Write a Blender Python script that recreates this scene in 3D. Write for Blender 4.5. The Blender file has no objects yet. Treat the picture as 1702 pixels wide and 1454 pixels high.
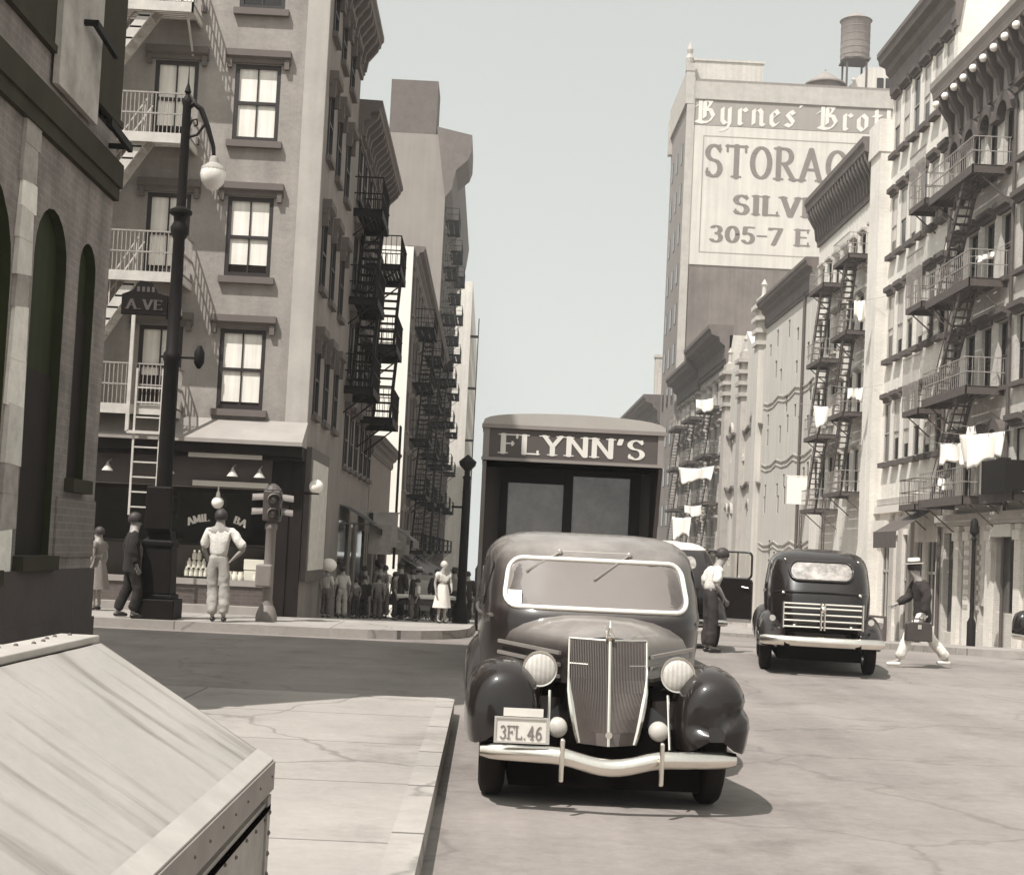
import bpy, math, random
from mathutils import Matrix, Vector
random.seed(7)
R = math.radians
scene = bpy.context.scene
col = scene.collection

# ---------------------------------------------------------------- camera
def make_camera():
    yaw, pitch, roll = R(0.80), R(3.0), R(2.75)
    cam = bpy.data.cameras.new('camera'); ob = bpy.data.objects.new('camera', cam); col.objects.link(ob)
    f = Vector((math.sin(yaw)*math.cos(pitch), math.cos(yaw)*math.cos(pitch), math.sin(pitch)))
    r = f.cross(Vector((0, 0, 1))).normalized(); u = r.cross(f)
    c, s = math.cos(roll), math.sin(roll)
    r2 = c*r + s*u; u2 = -s*r + c*u
    m = Matrix((r2, u2, -f)).transposed().to_4x4(); m.translation = Vector((0, 0, 1.565))
    ob.matrix_world = m
    cam.sensor_width = 36.0; cam.sensor_fit = 'HORIZONTAL'
    cam.lens = 2400.0/1702.0*36.0
    cam.shift_y = 65.0/1702.0
    cam.clip_start = 0.1; cam.clip_end = 3000
    scene.camera = ob
make_camera()

# ---------------------------------------------------------------- sky, sun, exposure
SUN = Vector((0.75, 0.95, -2.0)).normalized()          # direction the light travels
EL = math.asin(-SUN.z); AZ = math.atan2(-SUN.x, -SUN.y)  # compass bearing of the sun from +Y
w = bpy.data.worlds.new('World'); scene.world = w; w.use_nodes = True
nt = w.node_tree; nt.nodes.clear()
sky = nt.nodes.new('ShaderNodeTexSky'); sky.sky_type = 'NISHITA'; sky.sun_disc = False
tcw = nt.nodes.new('ShaderNodeTexCoord'); sp = nt.nodes.new('ShaderNodeSeparateXYZ'); ab = nt.nodes.new('ShaderNodeMath'); ab.operation = 'MULTIPLY_ADD'
ab.inputs[1].default_value = 0.75; ab.inputs[2].default_value = 0.25; mxz = nt.nodes.new('ShaderNodeMath'); mxz.operation = 'MAXIMUM'; mxz.inputs[1].default_value = 0.0
cmb = nt.nodes.new('ShaderNodeCombineXYZ'); nrm = nt.nodes.new('ShaderNodeVectorMath'); nrm.operation = 'NORMALIZE'   # skip the dull band right at the horizon
L0 = nt.links.new; L0(tcw.outputs['Generated'], sp.inputs[0]); L0(sp.outputs[2], mxz.inputs[0]); L0(mxz.outputs[0], ab.inputs[0]); L0(sp.outputs[0], cmb.inputs[0]); L0(sp.outputs[1], cmb.inputs[1]); L0(ab.outputs[0], cmb.inputs[2])
L0(cmb.outputs[0], nrm.inputs[0]); L0(nrm.outputs[0], sky.inputs['Vector'])
sky.sun_elevation = EL; sky.sun_rotation = AZ; sky.air_density = 1.0; sky.dust_density = 2.5; sky.ozone_density = 1.0
bw = nt.nodes.new('ShaderNodeRGBToBW'); tint = nt.nodes.new('ShaderNodeMixRGB'); tint.blend_type = 'MULTIPLY'
tint.inputs[0].default_value = 1.0; tint.inputs[2].default_value = (0.965, 1.0, 0.965, 1)
bg = nt.nodes.new('ShaderNodeBackground'); bg.inputs[1].default_value = 0.14
out = nt.nodes.new('ShaderNodeOutputWorld')
haz = nt.nodes.new('ShaderNodeMath'); haz.operation = 'POWER'; haz.inputs[1].default_value = 0.5   # a milky summer sky: little difference between zenith and horizon
gain = nt.nodes.new('ShaderNodeMath'); gain.operation = 'MULTIPLY'; gain.inputs[1].default_value = 3.15
nt.links.new(sky.outputs[0], bw.inputs[0]); nt.links.new(bw.outputs[0], haz.inputs[0]); nt.links.new(haz.outputs[0], gain.inputs[0]); nt.links.new(gain.outputs[0], tint.inputs[1])
nt.links.new(tint.outputs[0], bg.inputs[0]); nt.links.new(bg.outputs[0], out.inputs[0])
sl = bpy.data.lights.new('sun', 'SUN'); sl.energy = 4.9; sl.angle = R(0.5); sl.color = (1.0, 0.975, 0.95)
so = bpy.data.objects.new('sun', sl); col.objects.link(so)
so.rotation_euler = SUN.to_track_quat('-Z', 'Y').to_euler()
vs = scene.view_settings; vs.view_transform = 'Standard'; vs.look = 'None'; vs.exposure = 0.22; vs.gamma = 1.0
vs.use_curve_mapping = False
scene.cycles.use_denoising = True
scene.cycles.max_bounces = 6; scene.cycles.diffuse_bounces = 3; scene.cycles.transparent_max_bounces = 12

# ---------------------------------------------------------------- materials
def S(v, k=1.0):
    """a grey of the old print: warm, and the warmer the darker"""
    return (v*(1.05+0.30*k*math.exp(-v/0.16)), v*.985, v*(1-0.115*k), 1)
MATS = {}
def mat(name, v, rough=0.8, var=0.15, scale=2.0, bump=0.0, streak=0.0, metal=0.0, coat=0.0, coat_rough=0.1,
        brick=0.0, fine=0.0, tracks=0.0, dust_toplight=0.0, cracks=0.0, spec=0.5, tint=None, folds=0.0, boards=0.0, coords='Object'):
    if name in MATS: return MATS[name]
    m = bpy.data.materials.new(name); m.use_nodes = True; t = m.node_tree; N = t.nodes; L = t.links
    p = N['Principled BSDF']
    p.inputs['Roughness'].default_value = rough; p.inputs['Metallic'].default_value = metal
    p.inputs['Coat Weight'].default_value = coat; p.inputs['Coat Roughness'].default_value = coat_rough
    p.inputs['Specular IOR Level'].default_value = spec
    c = tint or S(v)
    tc = N.new('ShaderNodeTexCoord')
    geo = tc.outputs[coords]
    fac = None
    def add(o, k):
        nonlocal fac
        mm = N.new('ShaderNodeMath'); mm.operation = 'SUBTRACT'; L.new(o, mm.inputs[0]); mm.inputs[1].default_value = 0.5
        m2 = N.new('ShaderNodeMath'); m2.operation = 'MULTIPLY'; L.new(mm.outputs[0], m2.inputs[0]); m2.inputs[1].default_value = k*2
        if fac is None: fac = m2.outputs[0]
        else:
            a = N.new('ShaderNodeMath'); a.operation = 'ADD'; L.new(fac, a.inputs[0]); L.new(m2.outputs[0], a.inputs[1]); fac = a.outputs[0]
    n1 = N.new('ShaderNodeTexNoise'); n1.inputs['Scale'].default_value = scale; n1.inputs['Detail'].default_value = 6; n1.inputs['Roughness'].default_value = 0.65
    L.new(geo, n1.inputs['Vector'])
    add(n1.outputs[0], var*1.5)
    if fine:
        n3 = N.new('ShaderNodeTexNoise'); n3.inputs['Scale'].default_value = scale*14; n3.inputs['Detail'].default_value = 9; n3.inputs['Roughness'].default_value = .82
        L.new(geo, n3.inputs['Vector']); add(n3.outputs[0], fine)
    if streak:
        mp = N.new('ShaderNodeMapping'); mp.inputs['Scale'].default_value = (1.9, 1.9, 0.10); L.new(geo, mp.inputs[0])
        n2 = N.new('ShaderNodeTexNoise'); n2.inputs['Scale'].default_value = 1.6; n2.inputs['Detail'].default_value = 5; L.new(mp.outputs[0], n2.inputs['Vector'])
        add(n2.outputs[0], streak)
    if folds:
        mp = N.new('ShaderNodeMapping'); mp.inputs['Scale'].default_value = (9, 9, 0.4); L.new(geo, mp.inputs[0])
        n2 = N.new('ShaderNodeTexNoise'); n2.inputs['Scale'].default_value = 1.2; n2.inputs['Detail'].default_value = 2; L.new(mp.outputs[0], n2.inputs['Vector'])
        add(n2.outputs[0], folds)
    if tracks:
        mp = N.new('ShaderNodeMapping'); mp.inputs['Scale'].default_value = (1.1, .07, 1); L.new(geo, mp.inputs[0])
        n2 = N.new('ShaderNodeTexNoise'); n2.inputs['Scale'].default_value = 1.3; n2.inputs['Detail'].default_value = 5; L.new(mp.outputs[0], n2.inputs['Vector']); add(n2.outputs[0], tracks)
        n4 = N.new('ShaderNodeTexVoronoi'); n4.inputs['Scale'].default_value = .33; n4.feature = 'SMOOTH_F1'; L.new(geo, n4.inputs['Vector']); add(n4.outputs[0], tracks*.35)
    if boards:
        wv = N.new('ShaderNodeTexWave'); wv.inputs['Scale'].default_value = boards; wv.inputs['Distortion'].default_value = 0.6; L.new(geo, wv.inputs['Vector'])
        add(wv.outputs[1], 0.12)
    one = N.new('ShaderNodeMath'); one.operation = 'ADD'; one.inputs[1].default_value = 1.0; L.new(fac, one.inputs[0])
    mx = N.new('ShaderNodeMath'); mx.operation = 'MAXIMUM'; mx.inputs[1].default_value = 0.12; L.new(one.outputs[0], mx.inputs[0])
    sc = N.new('ShaderNodeVectorMath'); sc.operation = 'SCALE'; sc.inputs[0].default_value = c[:3]; L.new(mx.outputs[0], sc.inputs['Scale'])
    colour = sc.outputs[0]
    if brick:
        # brick courses: swap axes so that rows run up the wall whichever way it faces
        sx = N.new('ShaderNodeSeparateXYZ'); L.new(geo, sx.inputs[0])
        ad = N.new('ShaderNodeMath'); ad.operation = 'ADD'; L.new(sx.outputs[0], ad.inputs[0]); L.new(sx.outputs[1], ad.inputs[1])
        cb = N.new('ShaderNodeCombineXYZ'); L.new(ad.outputs[0], cb.inputs[0]); L.new(sx.outputs[2], cb.inputs[1])
        bt = N.new('ShaderNodeTexBrick'); L.new(cb.outputs[0], bt.inputs['Vector'])
        bt.inputs['Scale'].default_value = 1.0; bt.inputs['Brick Width'].default_value = 0.22; bt.inputs['Row Height'].default_value = 0.075
        bt.inputs['Mortar Size'].default_value = 0.008; bt.inputs['Color1'].default_value = (1, 1, 1, 1); bt.inputs['Color2'].default_value = (0.8, 0.8, 0.8, 1)
        bt.inputs['Mortar'].default_value = (1.2, 1.2, 1.2, 1)
        mb = N.new('ShaderNodeMixRGB'); mb.blend_type = 'MULTIPLY'; mb.inputs[0].default_value = brick
        L.new(colour, mb.inputs[1]); L.new(bt.outputs[0], mb.inputs[2]); colour = mb.outputs[0]
    if cracks:
        vn = N.new('ShaderNodeTexNoise'); vn.inputs['Scale'].default_value = 1.1; vn.inputs['Detail'].default_value = 5; L.new(geo, vn.inputs['Vector'])
        vm = N.new('ShaderNodeMixRGB'); vm.blend_type = 'ADD'; vm.inputs[0].default_value = .9; L.new(geo, vm.inputs[1]); L.new(vn.outputs['Color'], vm.inputs[2])
        vo = N.new('ShaderNodeTexVoronoi'); vo.feature = 'DISTANCE_TO_EDGE'; vo.inputs['Scale'].default_value = .30; L.new(vm.outputs[0], vo.inputs['Vector'])
        cr = N.new('ShaderNodeValToRGB'); cr.color_ramp.elements[0].position = .002; cr.color_ramp.elements[0].color = (1-cracks,)*3+(1,); cr.color_ramp.elements[1].position = .010; cr.color_ramp.elements[1].color = (1, 1, 1, 1); L.new(vo.outputs['Distance'], cr.inputs[0])
        # scattered oil spots and damp patches
        on = N.new('ShaderNodeTexNoise'); on.inputs['Scale'].default_value = .8; on.inputs['Detail'].default_value = 7; on.inputs['Roughness'].default_value = .7; L.new(geo, on.inputs['Vector'])
        oc = N.new('ShaderNodeValToRGB'); oc.color_ramp.elements[0].position = .30; oc.color_ramp.elements[0].color = (.70, .69, .68, 1); oc.color_ramp.elements[1].position = .46; oc.color_ramp.elements[1].color = (1, 1, 1, 1); L.new(on.outputs[0], oc.inputs[0])
        for q in (cr, oc):
            cm = N.new('ShaderNodeMixRGB'); cm.blend_type = 'MULTIPLY'; cm.inputs[0].default_value = 1; L.new(colour, cm.inputs[1]); L.new(q.outputs[0], cm.inputs[2]); colour = cm.outputs[0]
    if dust_toplight:   # dusty film plus sun and sky brightness painted onto faces that look up
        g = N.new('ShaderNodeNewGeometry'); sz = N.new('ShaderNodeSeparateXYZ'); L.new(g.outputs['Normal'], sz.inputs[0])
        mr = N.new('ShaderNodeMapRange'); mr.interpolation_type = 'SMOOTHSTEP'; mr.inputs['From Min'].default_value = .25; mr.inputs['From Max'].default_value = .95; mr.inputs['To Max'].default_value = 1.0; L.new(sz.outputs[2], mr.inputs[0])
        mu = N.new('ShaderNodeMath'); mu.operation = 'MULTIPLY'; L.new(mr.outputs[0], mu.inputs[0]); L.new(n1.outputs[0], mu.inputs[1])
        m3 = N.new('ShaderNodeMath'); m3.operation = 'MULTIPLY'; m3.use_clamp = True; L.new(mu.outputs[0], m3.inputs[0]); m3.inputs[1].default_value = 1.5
        dm = N.new('ShaderNodeMixRGB'); L.new(m3.outputs[0], dm.inputs[0]); L.new(colour, dm.inputs[1]); dm.inputs[2].default_value = S(dust_toplight); colour = dm.outputs[0]
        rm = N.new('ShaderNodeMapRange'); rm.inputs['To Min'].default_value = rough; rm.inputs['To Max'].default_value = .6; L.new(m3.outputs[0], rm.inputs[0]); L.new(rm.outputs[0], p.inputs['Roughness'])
    L.new(colour, p.inputs['Base Color'])
    if bump:
        bn = N.new('ShaderNodeTexNoise'); bn.inputs['Scale'].default_value = scale*8; bn.inputs['Detail'].default_value = 5; L.new(geo, bn.inputs['Vector'])
        b = N.new('ShaderNodeBump'); b.inputs['Strength'].default_value = bump; b.inputs['Distance'].default_value = 0.02
        L.new(bn.outputs[0], b.inputs['Height']); L.new(b.outputs[0], p.inputs['Normal'])
    MATS[name] = m
    return m
def glass(name, v=0.02, mixv=0.25):
    if name in MATS: return MATS[name]
    m = bpy.data.materials.new(name); m.use_nodes = True; t = m.node_tree; N = t.nodes; L = t.links
    N.clear(); o = N.new('ShaderNodeOutputMaterial'); mix = N.new('ShaderNodeMixShader'); tr = N.new('ShaderNodeBsdfTransparent'); gl = N.new('ShaderNodeBsdfGlossy')
    fr = N.new('ShaderNodeValue'); fr.outputs[0].default_value = .09
    gl.inputs['Roughness'].default_value = 0.06; gl.inputs[0].default_value = (0.9, 0.9, 0.86, 1); tr.inputs[0].default_value = (mixv+0.7, mixv+0.7, mixv+0.67, 1)
    L.new(fr.outputs[0], mix.inputs[0]); L.new(tr.outputs[0], mix.inputs[1]); L.new(gl.outputs[0], mix.inputs[2]); L.new(mix.outputs[0], o.inputs[0])
    MATS[name] = m; return m

# ---------------------------------------------------------------- mesh builder
class MB:
    def __init__(s, M=None): s.v = []; s.f = []; s.mi = []; s.M = M or Matrix.Identity(4)
    def add(s, vs, fs, mi=0):
        b = len(s.v); s.v += [tuple(s.M @ Vector(p)) for p in vs]
        s.f += [tuple(b+i for i in f) for f in fs]; s.mi += [mi]*len(fs); return s
    def quad(s, a, b, c, d, mi=0): return s.add([a, b, c, d], [(0, 1, 2, 3)], mi)
    def box(s, x0, x1, y0, y1, z0, z1, mi=0):
        return s.add([(x0,y0,z0),(x1,y0,z0),(x1,y1,z0),(x0,y1,z0),(x0,y0,z1),(x1,y0,z1),(x1,y1,z1),(x0,y1,z1)],
            [(3,2,1,0),(4,5,6,7),(0,1,5,4),(1,2,6,5),(2,3,7,6),(3,0,4,7)], mi)
    def bar(s, p, q, w, h, up=(0,0,1), mi=0):
        p = Vector(p); q = Vector(q); d = (q-p).normalized(); u = Vector(up)
        if abs(d.dot(u)) > 0.98: u = Vector((1, 0, 0))
        a = d.cross(u).normalized()*w/2; b = a.cross(d).normalized()*h/2
        vs = [p-a-b, p+a-b, p+a+b, p-a+b, q-a-b, q+a-b, q+a+b, q-a+b]
        return s.add(vs, [(3,2,1,0),(4,5,6,7),(0,1,5,4),(1,2,6,5),(2,3,7,6),(3,0,4,7)], mi)
    def path(s, pts, r, n=8, mi=0, closed=False):
        pts = [Vector(p) for p in pts]; rs = r if isinstance(r, (list, tuple)) else [r]*len(pts); rings = []; m = len(pts); ref = None
        for i, p in enumerate(pts):
            if closed: d = pts[(i+1) % m]-pts[i-1]
            else: d = pts[min(i+1, m-1)]-pts[max(i-1, 0)]
            d.normalize()
            if ref is None: ref = Vector((0, 0, 1)) if abs(d.z) < 0.9 else Vector((1, 0, 0))
            a = d.cross(ref).normalized(); b = a.cross(d).normalized(); ref = b
            rings.append([p+(a*math.cos(2*math.pi*k/n)+b*math.sin(2*math.pi*k/n))*rs[i] for k in range(n)])
        return s.loft(rings, mi=mi, cap=not closed, wrap=closed)
    def loft(s, rings, mi=0, cap=True, wrap=False, closed=True):
        n = len(rings[0]); vs = [p for r in rings for p in r]; fs = []; m = len(rings)
        for i in range(m if wrap else m-1):
            j = (i+1) % m
            for k in range(n if closed else n-1):
                l = (k+1) % n; fs.append((i*n+k, i*n+l, j*n+l, j*n+k))
        if cap: fs.append(tuple(range(n-1, -1, -1))); fs.append(tuple((m-1)*n+k for k in range(n)))
        return s.add(vs, fs, mi)
    def lathe(s, prof, n=16, c=(0, 0, 0), axis='z', mi=0, cap=True):
        rings = []
        for r, h in prof:
            ring = []
            for k in range(n):
                a = 2*math.pi*k/n; x, y = r*math.cos(a), r*math.sin(a)
                q = (x, y, h) if axis == 'z' else ((h, x, y) if axis == 'x' else (y, h, x))
                ring.append((c[0]+q[0], c[1]+q[1], c[2]+q[2]))
            rings.append(ring)
        return s.loft(rings, mi=mi, cap=cap)
    def prism(s, poly, a0, a1, axis='y', mi=0):
        """polygon in the other two axes, extruded along axis (poly: (x,z) for y, (y,z) for x, (x,y) for z)"""
        def pt(u, v, a): return (u, a, v) if axis == 'y' else ((a, u, v) if axis == 'x' else (u, v, a))
        n = len(poly); vs = [pt(u, v, a0) for u, v in poly]+[pt(u, v, a1) for u, v in poly]
        fs = [(k, (k+1) % n, n+(k+1) % n, n+k) for k in range(n)]+[tuple(range(n-1, -1, -1)), tuple(range(n, 2*n))]
        return s.add(vs, fs, mi)
    def sphere(s, c, r, n=12, m=8, sc=(1, 1, 1), mi=0, z0=-1.0, z1=1.0):
        rings = []
        a0, a1 = math.asin(z0), math.asin(z1)
        for i in range(m+1):
            t = a0+(a1-a0)*i/m; rr = max(math.cos(t), 0.02)*r
            rings.append([(c[0]+rr*math.cos(2*math.pi*k/n)*sc[0], c[1]+rr*math.sin(2*math.pi*k/n)*sc[1], c[2]+math.sin(t)*r*sc[2]) for k in range(n)])
        return s.loft(rings, mi=mi)
    def mesh(s, name, mats):
        me = bpy.data.meshes.new(name); me.from_pydata(s.v, [], s.f); me.validate()
        for m in (mats if isinstance(mats, (list, tuple)) else [mats]): me.materials.append(m)
        if len(me.polygons) == len(s.mi):
            me.polygons.foreach_set('material_index', s.mi)
        import bmesh
        b = bmesh.new(); b.from_mesh(me); bmesh.ops.recalc_face_normals(b, faces=b.faces); b.to_mesh(me); b.free()
        return me
    def build(s, name, mats, parent=None, smooth=False, bevel=0.0, subsurf=0, angle=40):
        me = s.mesh(name, mats)
        return link(name, me, parent, smooth, bevel, subsurf, angle)
def link(name, me, parent=None, smooth=False, bevel=0.0, subsurf=0, angle=40, M=None):
    o = bpy.data.objects.new(name, me); col.objects.link(o)
    if parent is not None: o.parent = parent
    if M is not None: o.matrix_local = M
    if smooth:
        me.polygons.foreach_set('use_smooth', [True]*len(me.polygons))
        if angle < 180 and not subsurf: me.set_sharp_from_angle(angle=R(angle))
    if bevel:
        b = o.modifiers.new('bevel', 'BEVEL'); b.width = bevel; b.segments = 2; b.limit_method = 'ANGLE'; b.angle_limit = R(35)
    if subsurf:
        b = o.modifiers.new('subsurf', 'SUBSURF'); b.levels = subsurf; b.render_levels = subsurf
    return o
def thing(name, label, cat, loc=(0, 0, 0), rz=0.0, group=None):
    o = bpy.data.objects.new(name, None); col.objects.link(o); o.location = loc; o.rotation_euler = (0, 0, R(rz))
    o['label'] = label; o['category'] = cat
    if group: o['group'] = group
    return o
def tag(o, label, cat, group=None):
    o['label'] = label; o['category'] = cat
    if group: o['group'] = group
    return o
def struct(o, kind='structure'): o['kind'] = kind; return o
def T(x, y, z, rz=0.0): return Matrix.Translation((x, y, z)) @ Matrix.Rotation(R(rz), 4, 'Z')
def gz(Y): return 0.0 if Y < 27 else -0.045*(min(Y, 75)-27)-(0.02*(Y-75) if Y > 75 else 0)

# ---------------------------------------------------------------- painted and cut lettering (pen strokes, no font file)
def arc(cx, cy, rx, ry, a0, a1, n=14): return [(cx+rx*math.cos(R(a0+(a1-a0)*i/n)), cy+ry*math.sin(R(a0+(a1-a0)*i/n))) for i in range(n+1)]
GL = {
 'F': (.62, [[(.1,0),(.1,1)],[(.1,.97),(.58,.97)],[(.1,.52),(.42,.52)]], [(.1,0),(.1,1)], [(.58,.9),(.42,.52)]),
 'L': (.62, [[(.1,0),(.1,1)],[(.1,.03),(.58,.03)]], [(.1,1)], [(.58,.1)]),
 'Y': (.72, [[(.36,0),(.36,.45)],[(.36,.45),(.06,1)],[(.36,.45),(.66,1)]], [(.36,0),(.06,1),(.66,1)], []),
 'N': (.78, [[(.1,0),(.1,1)],[(.1,1),(.68,0)],[(.68,0),(.68,1)]], [(.1,0),(.1,1),(.68,1)], []),
 "'": (.25, [[(.14,1),(.08,.72)]], [], []),
 'S': (.62, [arc(.3,.74,.22,.23,30,270,12)+arc(.3,.26,.23,.25,90,-150,12)], [], [(.5,.88),(.08,.14)]),
 'T': (.7, [[(.35,0),(.35,1)],[(.03,.97),(.67,.97)]], [(.35,0)], [(.03,.9),(.67,.9)]),
 'O': (.78, [arc(.39,.5,.3,.47,0,360,26)], [], []),
 'R': (.72, [[(.1,0),(.1,1)],[(.1,.97),(.3,.97)]+arc(.32,.74,.22,.23,90,-90,10)+[(.1,.51)],[(.3,.5),(.64,0)]], [(.1,0),(.1,1),(.64,0)], []),
 'A': (.78, [[(.06,0),(.39,1)],[(.39,1),(.72,0)],[(.2,.36),(.58,.36)]], [(.06,0),(.72,0)], []),
 'G': (.8, [arc(.4,.5,.31,.47,40,330,22),[(.67,.0),(.67,.4)]], [(.67,.42)], []),
 'E': (.64, [[(.1,0),(.1,1)],[(.1,.97),(.56,.97)],[(.1,.52),(.42,.52)],[(.1,.03),(.58,.03)]], [(.1,0),(.1,1)], [(.56,.9),(.58,.1)]),
 'I': (.3, [[(.15,0),(.15,1)]], [(.15,0),(.15,1)], []),
 'V': (.74, [[(.06,1),(.37,0)],[(.37,0),(.68,1)]], [(.06,1),(.68,1)], []),
 'M': (.92, [[(.1,0),(.1,1)],[(.1,1),(.46,.1)],[(.46,.1),(.82,1)],[(.82,1),(.82,0)]], [(.1,0),(.82,0)], []),
 'B': (.68, [[(.1,0),(.1,1)],[(.1,.97),(.3,.97)]+arc(.32,.75,.2,.22,90,-90,8)+[(.1,.53)],[(.3,.52)]+arc(.34,.27,.23,.25,90,-90,8)+[(.1,.02)]], [], []),
 '3': (.6, [arc(.28,.75,.2,.22,150,-80,10)+arc(.28,.27,.23,.26,80,-150,10)], [], []),
 '0': (.64, [arc(.32,.5,.24,.47,0,360,22)], [], []),
 '5': (.6, [[(.5,.97),(.16,.97),(.13,.55)]+arc(.28,.31,.23,.3,115,-150,12)], [], []),
 '7': (.6, [[(.06,.9),(.06,.97),(.55,.97),(.22,0)]], [], []),
 '4': (.64, [[(.44,0),(.44,1),(.05,.3),(.6,.3)]], [(.44,0)], []),
 '6': (.62, [arc(.3,.28,.22,.27,0,360,16),arc(.5,.35,.42,.62,170,95,8)], [], []),
 '-': (.42, [[(.06,.48),(.36,.48)]], [], []), ' ': (.4, [], [], []), '.': (.25, [[(.1,.03),(.12,.05)]], [], []),
}
# broad-nib black letter
BLK = {
 'B': (.86, [[(.18,.05),(.18,.95)],[(.02,.9),(.2,1),(.45,.95),(.62,.8),(.5,.6),(.3,.55)],[(.3,.55),(.6,.5),(.72,.28),(.55,.05),(.3,0),(.02,.06)],[(.36,.2),(.36,.85)],[(-.02,.6),(.1,.7)]]),
 'y': (.6, [[(.12,.6),(.12,.12),(.25,.0)],[(.42,.62),(.42,.0),(.3,-.22),(.06,-.26)],[(.25,0),(.42,.1)]]),
 'r': (.46, [[(.12,.6),(.12,.04),(.2,0)],[(.14,.5),(.3,.62),(.4,.52)]]),
 'n': (.62, [[(.12,.6),(.12,.04)],[(.14,.5),(.34,.62),(.44,.5),(.44,.06),(.54,.0)]]),
 'e': (.54, [[(.4,.14),(.26,.0),(.12,.12),(.12,.46),(.28,.62),(.4,.48),(.14,.28)]]),
 's': (.5, [[(.38,.5),(.26,.62),(.12,.48),(.36,.2),(.26,.02),(.06,.1)]]),
 'o': (.58, [[(.28,.62),(.12,.46),(.12,.14),(.28,0),(.44,.14),(.44,.48),(.28,.62)]]),
 't': (.42, [[(.16,.85),(.16,.1),(.28,0),(.36,.06)],[(.03,.6),(.34,.6)]]),
 'h': (.6, [[(.12,1),(.12,.04)],[(.14,.5),(.34,.62),(.44,.5),(.44,.1),(.3,-.08)]]),
 "'": (.22, [[(.1,1),(.06,.8)]]), ' ': (.34, []),
}
def hull(pts):
    pts = sorted(set((round(a, 5), round(b, 5)) for a, b in pts))
    def half(ps):
        o = []
        for p in ps:
            while len(o) > 1 and (o[-1][0]-o[-2][0])*(p[1]-o[-2][1])-(o[-1][1]-o[-2][1])*(p[0]-o[-2][0]) <= 0: o.pop()
            o.append(p)
        return o
    a = half(pts); b = half(pts[::-1]); return a[:-1]+b[:-1]
def letters(text, width, height, M, thick=0.012, weight=.1, font='serif', step=0.0004, arch=0.0):
    """mesh of raised/painted letters; local x right, z up, -y towards the reader, centred on the origin"""
    mb = MB(M); G = GL if font != 'black' else BLK
    adv = sum(G[c][0] for c in text)+0.12*(len(text)-1); sx = width/adv/1.0; x = -width/2; k = 0
    for c in text:
        g = G[c]
        cxm = x+g[0]*sx/2
        def tr(p):
            X = x+p[0]*sx; Z = (p[1]-.5)*height
            if arch:
                a = cxm/arch; dx = X-cxm
                return (arch*math.sin(a)+dx*math.cos(a)+Z*math.sin(a), arch*math.cos(a)-arch-dx*math.sin(a)+Z*math.cos(a))
            return (X, Z)
        def seg(p, q, nib):
            nonlocal k
            pts = [tr((p[0]+a, p[1]+b)) for a, b in nib]+[tr((q[0]+a, q[1]+b)) for a, b in nib]
            h = hull(pts)
            if len(h) > 2:
                t = thick+step*(k % 7); k += 1
                mb.prism(h, -t, 0.0)
        if font == 'black':
            nib = [(-.075, -.05), (.075, .05), (.085, .035), (-.065, -.065)]
            for st in g[1]:
                for a, b in zip(st, st[1:]): seg(a, b, nib)
        else:
            nb = [(weight*math.cos(t)*.92, .038*math.sin(t)) for t in [i*math.pi/5 for i in range(10)]]
            thin = [(.04*math.cos(t), .028*math.sin(t)) for t in [i*math.pi/3 for i in range(6)]]
            for st in g[1]:
                for a, b in zip(st, st[1:]): seg(a, b, nb)
            for sx_, sz in g[2]: zz = min(max(sz, .03), .97); seg((sx_-.15, zz), (sx_+.15, zz), thin)
            for sx_, sz in g[3]: seg((sx_, sz-.1), (sx_, sz+.1), thin)
        x += (g[0]+.12)*sx
    return mb

# ---------------------------------------------------------------- material list
def pavement_mat(name, v, bw=1.55, bh=1.55, var=.12, m=0.012, dark=.45):
    mt = mat(name, v, .9, var, 0.9, bump=.35, fine=.22, coords='Object', cracks=.35)
    t = mt.node_tree; N = t.nodes; L = t.links; p = N['Principled BSDF']
    src = p.inputs['Base Color'].links[0].from_socket
    tc = N.new('ShaderNodeTexCoord'); bt = N.new('ShaderNodeTexBrick'); L.new(tc.outputs['Object'], bt.inputs['Vector'])
    bt.inputs['Scale'].default_value = 1; bt.inputs['Brick Width'].default_value = bw; bt.inputs['Row Height'].default_value = bh; bt.offset = 0
    bt.inputs['Mortar Size'].default_value = m; bt.inputs['Color1'].default_value = (1, 1, 1, 1); bt.inputs['Color2'].default_value = (.93, .93, .93, 1)
    bt.inputs['Mortar'].default_value = (dark, dark, dark, 1)
    mb = N.new('ShaderNodeMixRGB'); mb.blend_type = 'MULTIPLY'; mb.inputs[0].default_value = 1
    L.new(src, mb.inputs[1]); L.new(bt.outputs[0], mb.inputs[2]); L.new(mb.outputs[0], p.inputs['Base Color'])
    return mt
m_pave = pavement_mat('pavement_concrete', .30, 2.6, 1.75, .2)
m_brown = mat('dark_brown_hood', .075, .85, .2, 2)
m_kerb = pavement_mat('kerb_stone', .33, 9, 1.45, .3, .02, .35)
m_road = mat('avenue_paving', .21, .92, .24, .55, bump=.5, fine=.4, tracks=.34, cracks=.22)
m_asph = mat('cross_street_asphalt', .20, .95, .26, .7, bump=.5, fine=.3, tracks=.2, cracks=.2)
m_earth = mat('ground_dirt', .25, .95, .2, .3)
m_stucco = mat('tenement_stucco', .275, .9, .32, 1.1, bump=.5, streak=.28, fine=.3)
m_brickside = mat('brick_dark', .22, .9, .2, .8, bump=.1, streak=.1, brick=.6)
m_trimdark = mat('brownstone_trim', .10, .85, .25, 2)
m_trim = mat('stone_trim', .38, .85, .2, 1.5, streak=.12)
m_pale = mat('pale_brick', .66, .9, .10, .5, streak=.22, brick=.6, fine=.12)
m_pale2 = mat('pale_painted_brick', .64, .9, .16, .5, streak=.25, brick=.5, fine=.12)
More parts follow.
